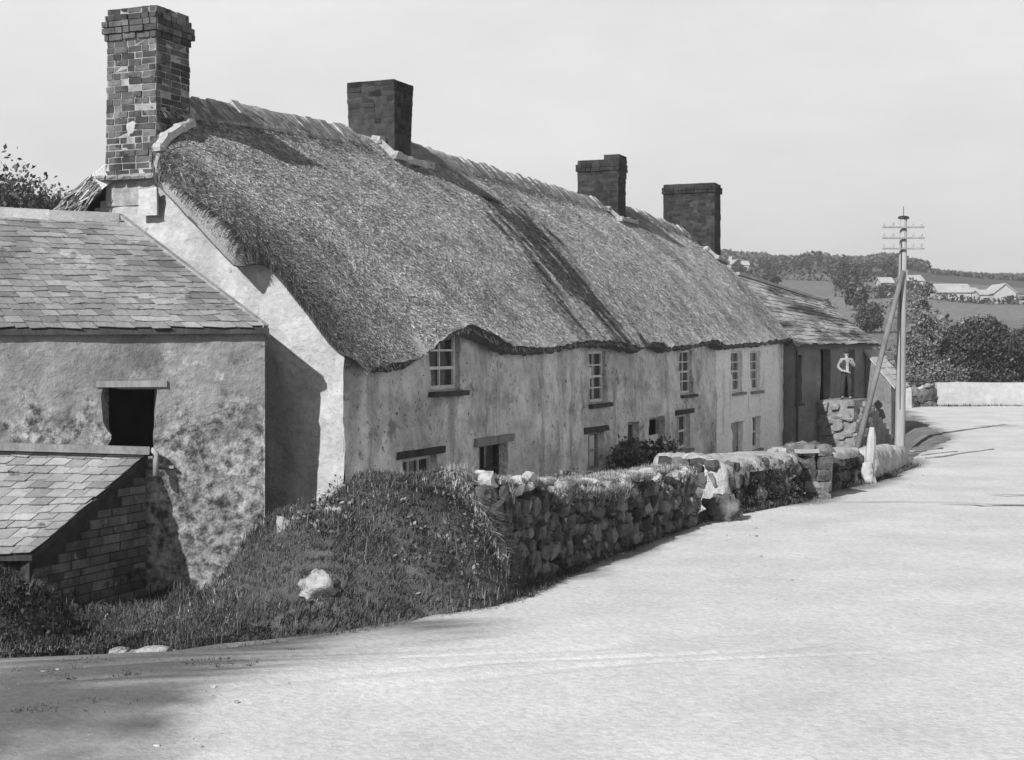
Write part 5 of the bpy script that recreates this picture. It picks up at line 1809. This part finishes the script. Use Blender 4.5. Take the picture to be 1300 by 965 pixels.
tree('round_tree', 'small round black looking tree alone in the hillside field', (x, 150, gh(x, 150)), 3.0, [(0, 0, 1.7, 1.5, 1.4, 1.3)], 3500, 0.16, M['leaf'], 0.15, 8)

# hedges and single trees over the hillside
hedge_id = [0]
def hedge(label, pts, h, wd=1.2, m='leaf', dens=26, leaf=0.3):
    mb = MB()
    P_ = []
    for (p0, d0), (p1, d1) in zip(pts[:-1], pts[1:]):
        a = Vector((W_(p0, d0), d0)); b = Vector((W_(p1, d1), d1))
        L_ = (b - a).length
        n = int(L_ * dens)
        t = rng.uniform(0, 1, n)
        x = a.x + (b.x - a.x) * t + rng.normal(0, wd * .35, n); y = a.y + (b.y - a.y) * t + rng.normal(0, wd * .35, n)
        hh = h * (0.65 + 0.7 * np.clip(fbm(np.stack([x, y, 0 * x], -1), 0.16, 5) + .25, 0, 1))
        P_.append(np.stack([x, y, ground_h(x, y) + rng.uniform(0, 1, n) ** .8 * hh], -1))
    P_ = np.concatenate(P_)
    c = P_.mean(0)
    leaves(mb, P_, leaf)
    o = mb.build('hedge', M[m], loc=tuple(c))
    return tag(o, label, 'hedge', 'hillside hedges')
hedge('hedge climbing the field behind the barn roof', [(940, 190), (1000, 185), (1060, 178)], 2.2)
hedge('hedge under the distant wood, left part', [(930, 300), (1000, 290), (1075, 282), (1130, 290)], 3.0, leaf=.4)
hedge('hedge below the small white hill house', [(1060, 225), (1110, 222), (1150, 235), (1190, 246)], 2.4, leaf=.35)
hedge('hedge beneath the long pale farm building', [(1180, 232), (1240, 228), (1310, 230)], 1.2, leaf=.3)
hedge('scrubby hedge running down beside the slender tree', [(1150, 215), (1165, 160), (1180, 115)], 2.6, 2.5, 'leaf_mid', 40)
hedge('hedge of bushes behind the barn end', [(1050, 130), (1090, 118), (1150, 100), (1200, 96)], 1.3, 1.6, 'leaf_mid', 40, .22)
hedge('hedge along the top of the right hand field', [(1190, 150), (1250, 140), (1320, 142)], 1.0, 1.0, 'leaf_mid', 20)
# wood along the skyline: reads as one mass
mb = MB()
n = 60000
px = rng.uniform(-60, 1900, n); D = rng.uniform(395, 455, n)
x = (px - 650) / 1800 * D
hh = 4.2 * (0.55 + 0.8 * np.clip(fbm(np.stack([x, D * .3, 0 * x], -1), 0.07, 15, 4) + .3, 0, 1.2)) * np.where(px > 1180, .45, 1)
P_ = np.stack([x, D, ground_h(x, D) + rng.uniform(0, 1, n) ** .7 * hh], -1)
leaves(mb, P_, 0.8)
tag(mb.build('distant_wood', M['farwood']), 'dark wood along the skyline of the hill', 'wood', kind='stuff')
for i in range(10):
    px = random.uniform(925, 1130); D = random.uniform(190, 330)
    x = W_(px, D); h = random.uniform(3.0, 4.5)
    tree('field_tree', 'dark tree standing among the hillside hedges', (x, D, gh(x, D)), h, [(0, 0, h * .6, h * .35, h * .35, h * .4), (h * .2, 0, h * .45, h * .25, h * .25, h * .3)], 1100, 0.3, M['leaf'], 0.16, 60 + i, group='dark trees among the hillside hedges')

def house(label, px0, px1, D, hw, hr, depth=5, mw='farwhite', mr='farroof', wins=(), chim=True, gable_front=False):
    x0, x1 = W_(px0, D), W_(px1, D)
    g = gh((x0 + x1) / 2, D) - 0.4
    o = thing('farm_building', label, 'building', ((x0 + x1) / 2, D, g), 0)
    w = (x1 - x0) / 2
    mb = MB()
    if gable_front:
        mb.add([(-w, 0, -1), (w, 0, -1), (w, 0, hw), (0, 0, hw + hr), (-w, 0, hw), (-w, depth, -1), (w, depth, -1), (w, depth, hw), (0, depth, hw + hr), (-w, depth, hw)],
               [[0, 1, 2, 3, 4], [9, 8, 7, 6, 5], [1, 6, 7, 2], [5, 0, 4, 9]])
    else:
        mb.add([(-w, 0, -1), (w, 0, -1), (w, depth, -1), (-w, depth, -1), (-w, 0, hw), (w, 0, hw), (w, depth, hw), (-w, depth, hw), (-w, depth / 2, hw + hr), (w, depth / 2, hw + hr)],
               [[0, 1, 5, 4], [1, 2, 6, 9, 5], [2, 3, 7, 6], [3, 0, 4, 8, 7]])
    mb.build('wall', M[mw], o)
    mb = MB()
    e = 0.25
    if gable_front:
        for s_ in (-1, 1):
            mb.hexa([(s_ * (w + e), -e, hw - e * hr / w), (s_ * (w + e), depth + e, hw - e * hr / w), (0, depth + e, hw + hr), (0, -e, hw + hr)],
                    [(s_ * (w + e), -e, hw - e * hr / w + .15), (s_ * (w + e), depth + e, hw - e * hr / w + .15), (0, depth + e, hw + hr + .15), (0, -e, hw + hr + .15)])
    else:
        for y0 in (-e, depth + e):
            z0 = hw - e * hr / (depth / 2)
            mb.hexa([(-w - e, y0, z0), (w + e, y0, z0), (w + e, depth / 2, hw + hr), (-w - e, depth / 2, hw + hr)], [(-w - e, y0, z0 + .15), (w + e, y0, z0 + .15), (w + e, depth / 2, hw + hr + .15), (-w - e, depth / 2, hw + hr + .15)])
    rf_ = mb.build('roof', M[mr], o)
    if chim:
        mb = MB(); mb.box((-w + .2, depth / 2 - .4, hw + hr - .3), (-w + 1.0, depth / 2 + .4, hw + hr + .9)); mb.box((-w + .1, depth / 2 - .5, hw + hr + .9), (-w + 1.1, depth / 2 + .5, hw + hr + 1.05)); mb.build('chimney', M[mw], rf_)
    for (a, b, c, d) in wins:
        mb = MB(); mb.box((a, -0.06, c), (b, 0.12, d)); mb.box((a - .1, -.12, c - .14), (b + .1, .05, c - .02)); mb.build('window' if d - c < 2 else 'door', M['dark'], o)
    return o
house('small white house high on the hill beside the pole', 1149, 1172, 262, 2.0, 1.0, 5, wins=[(-1.1, -.5, .5, 1.3), (.5, 1.1, .5, 1.3)])
house('tiny pale cottage left of the pole on the hill', 1119, 1134, 258, 1.5, 0.9, 4, chim=False, wins=[(-.3, .3, .4, 1.0)])
house('long low pale farm range on the right hillside', 1192, 1233, 236, 1.7, 1.3, 5, mr='farroof', wins=[(-2.0, -1.5, .4, 1.1), (.8, 1.4, .3, 1.2)], chim=False)
house('low white outbuilding abutting the gabled white barn', 1234, 1242, 236, 1.9, 0.6, 4, chim=False, mr='farwhite', wins=[(-.25, .25, .2, 1.2)])
house('white wing with lean roof left of the gabled barn', 1245, 1264, 233, 1.7, 0.7, 4, chim=False, mr='farwhite', wins=[(-.5, 0, .4, 1.1)])
house('white gabled barn with a black doorway on the right hillside', 1262, 1290, 231, 2.2, 1.4, 6, chim=False, mr='farwhite', gable_front=True, wins=[(.3, 1.4, -.4, 1.7)])
house('pale low building at the right edge of the hillside', 1292, 1306, 232, 1.2, 0.5, 4, chim=False, mr='farwhite')
house('pale hilltop house on the skyline above the barn roof', 926, 938, 375, 2.0, 1.2, 5, wins=[(-.8, -.2, .5, 1.3), (.3, .9, .5, 1.3)])
house('second hilltop house just right of its pale neighbour', 941, 951, 378, 1.7, 1.1, 5, chim=False, wins=[(-.3, .3, .5, 1.2)])

# trees behind the shed on the left
for i, (px, D, top, wd, lab) in enumerate(((-35, 62, 205, 3.2, 'tall dark tree at the left edge above the shed roof'), (12, 64, 222, 2.4, 'dense dark tree second from the left edge behind the shed'), (45, 66, 236, 2.0, 'looser tree behind the shed roof, third from the left'), (72, 70, 246, 1.8, 'lowest tree just left of the thatched gable'))):
    x = W_(px, D); g = gh(x, D); t = 3.3 + (440 - top) / 1800 * D - g
    tree('dark_tree', lab, (x, D, g), t, [(0, 0, t * .62, wd * .8, wd * .8, t * .36), (wd * .5, 0, t * .5, wd * .6, wd * .6, t * .3), (-wd * .5, 0, t * .5, wd * .7, wd * .7, t * .3), (0, -.5, t * .3, wd, wd, t * .25)], 30000, 0.12, M['leaf'], 0.2, 80 + i, 0.26, group='trees behind the slate shed')
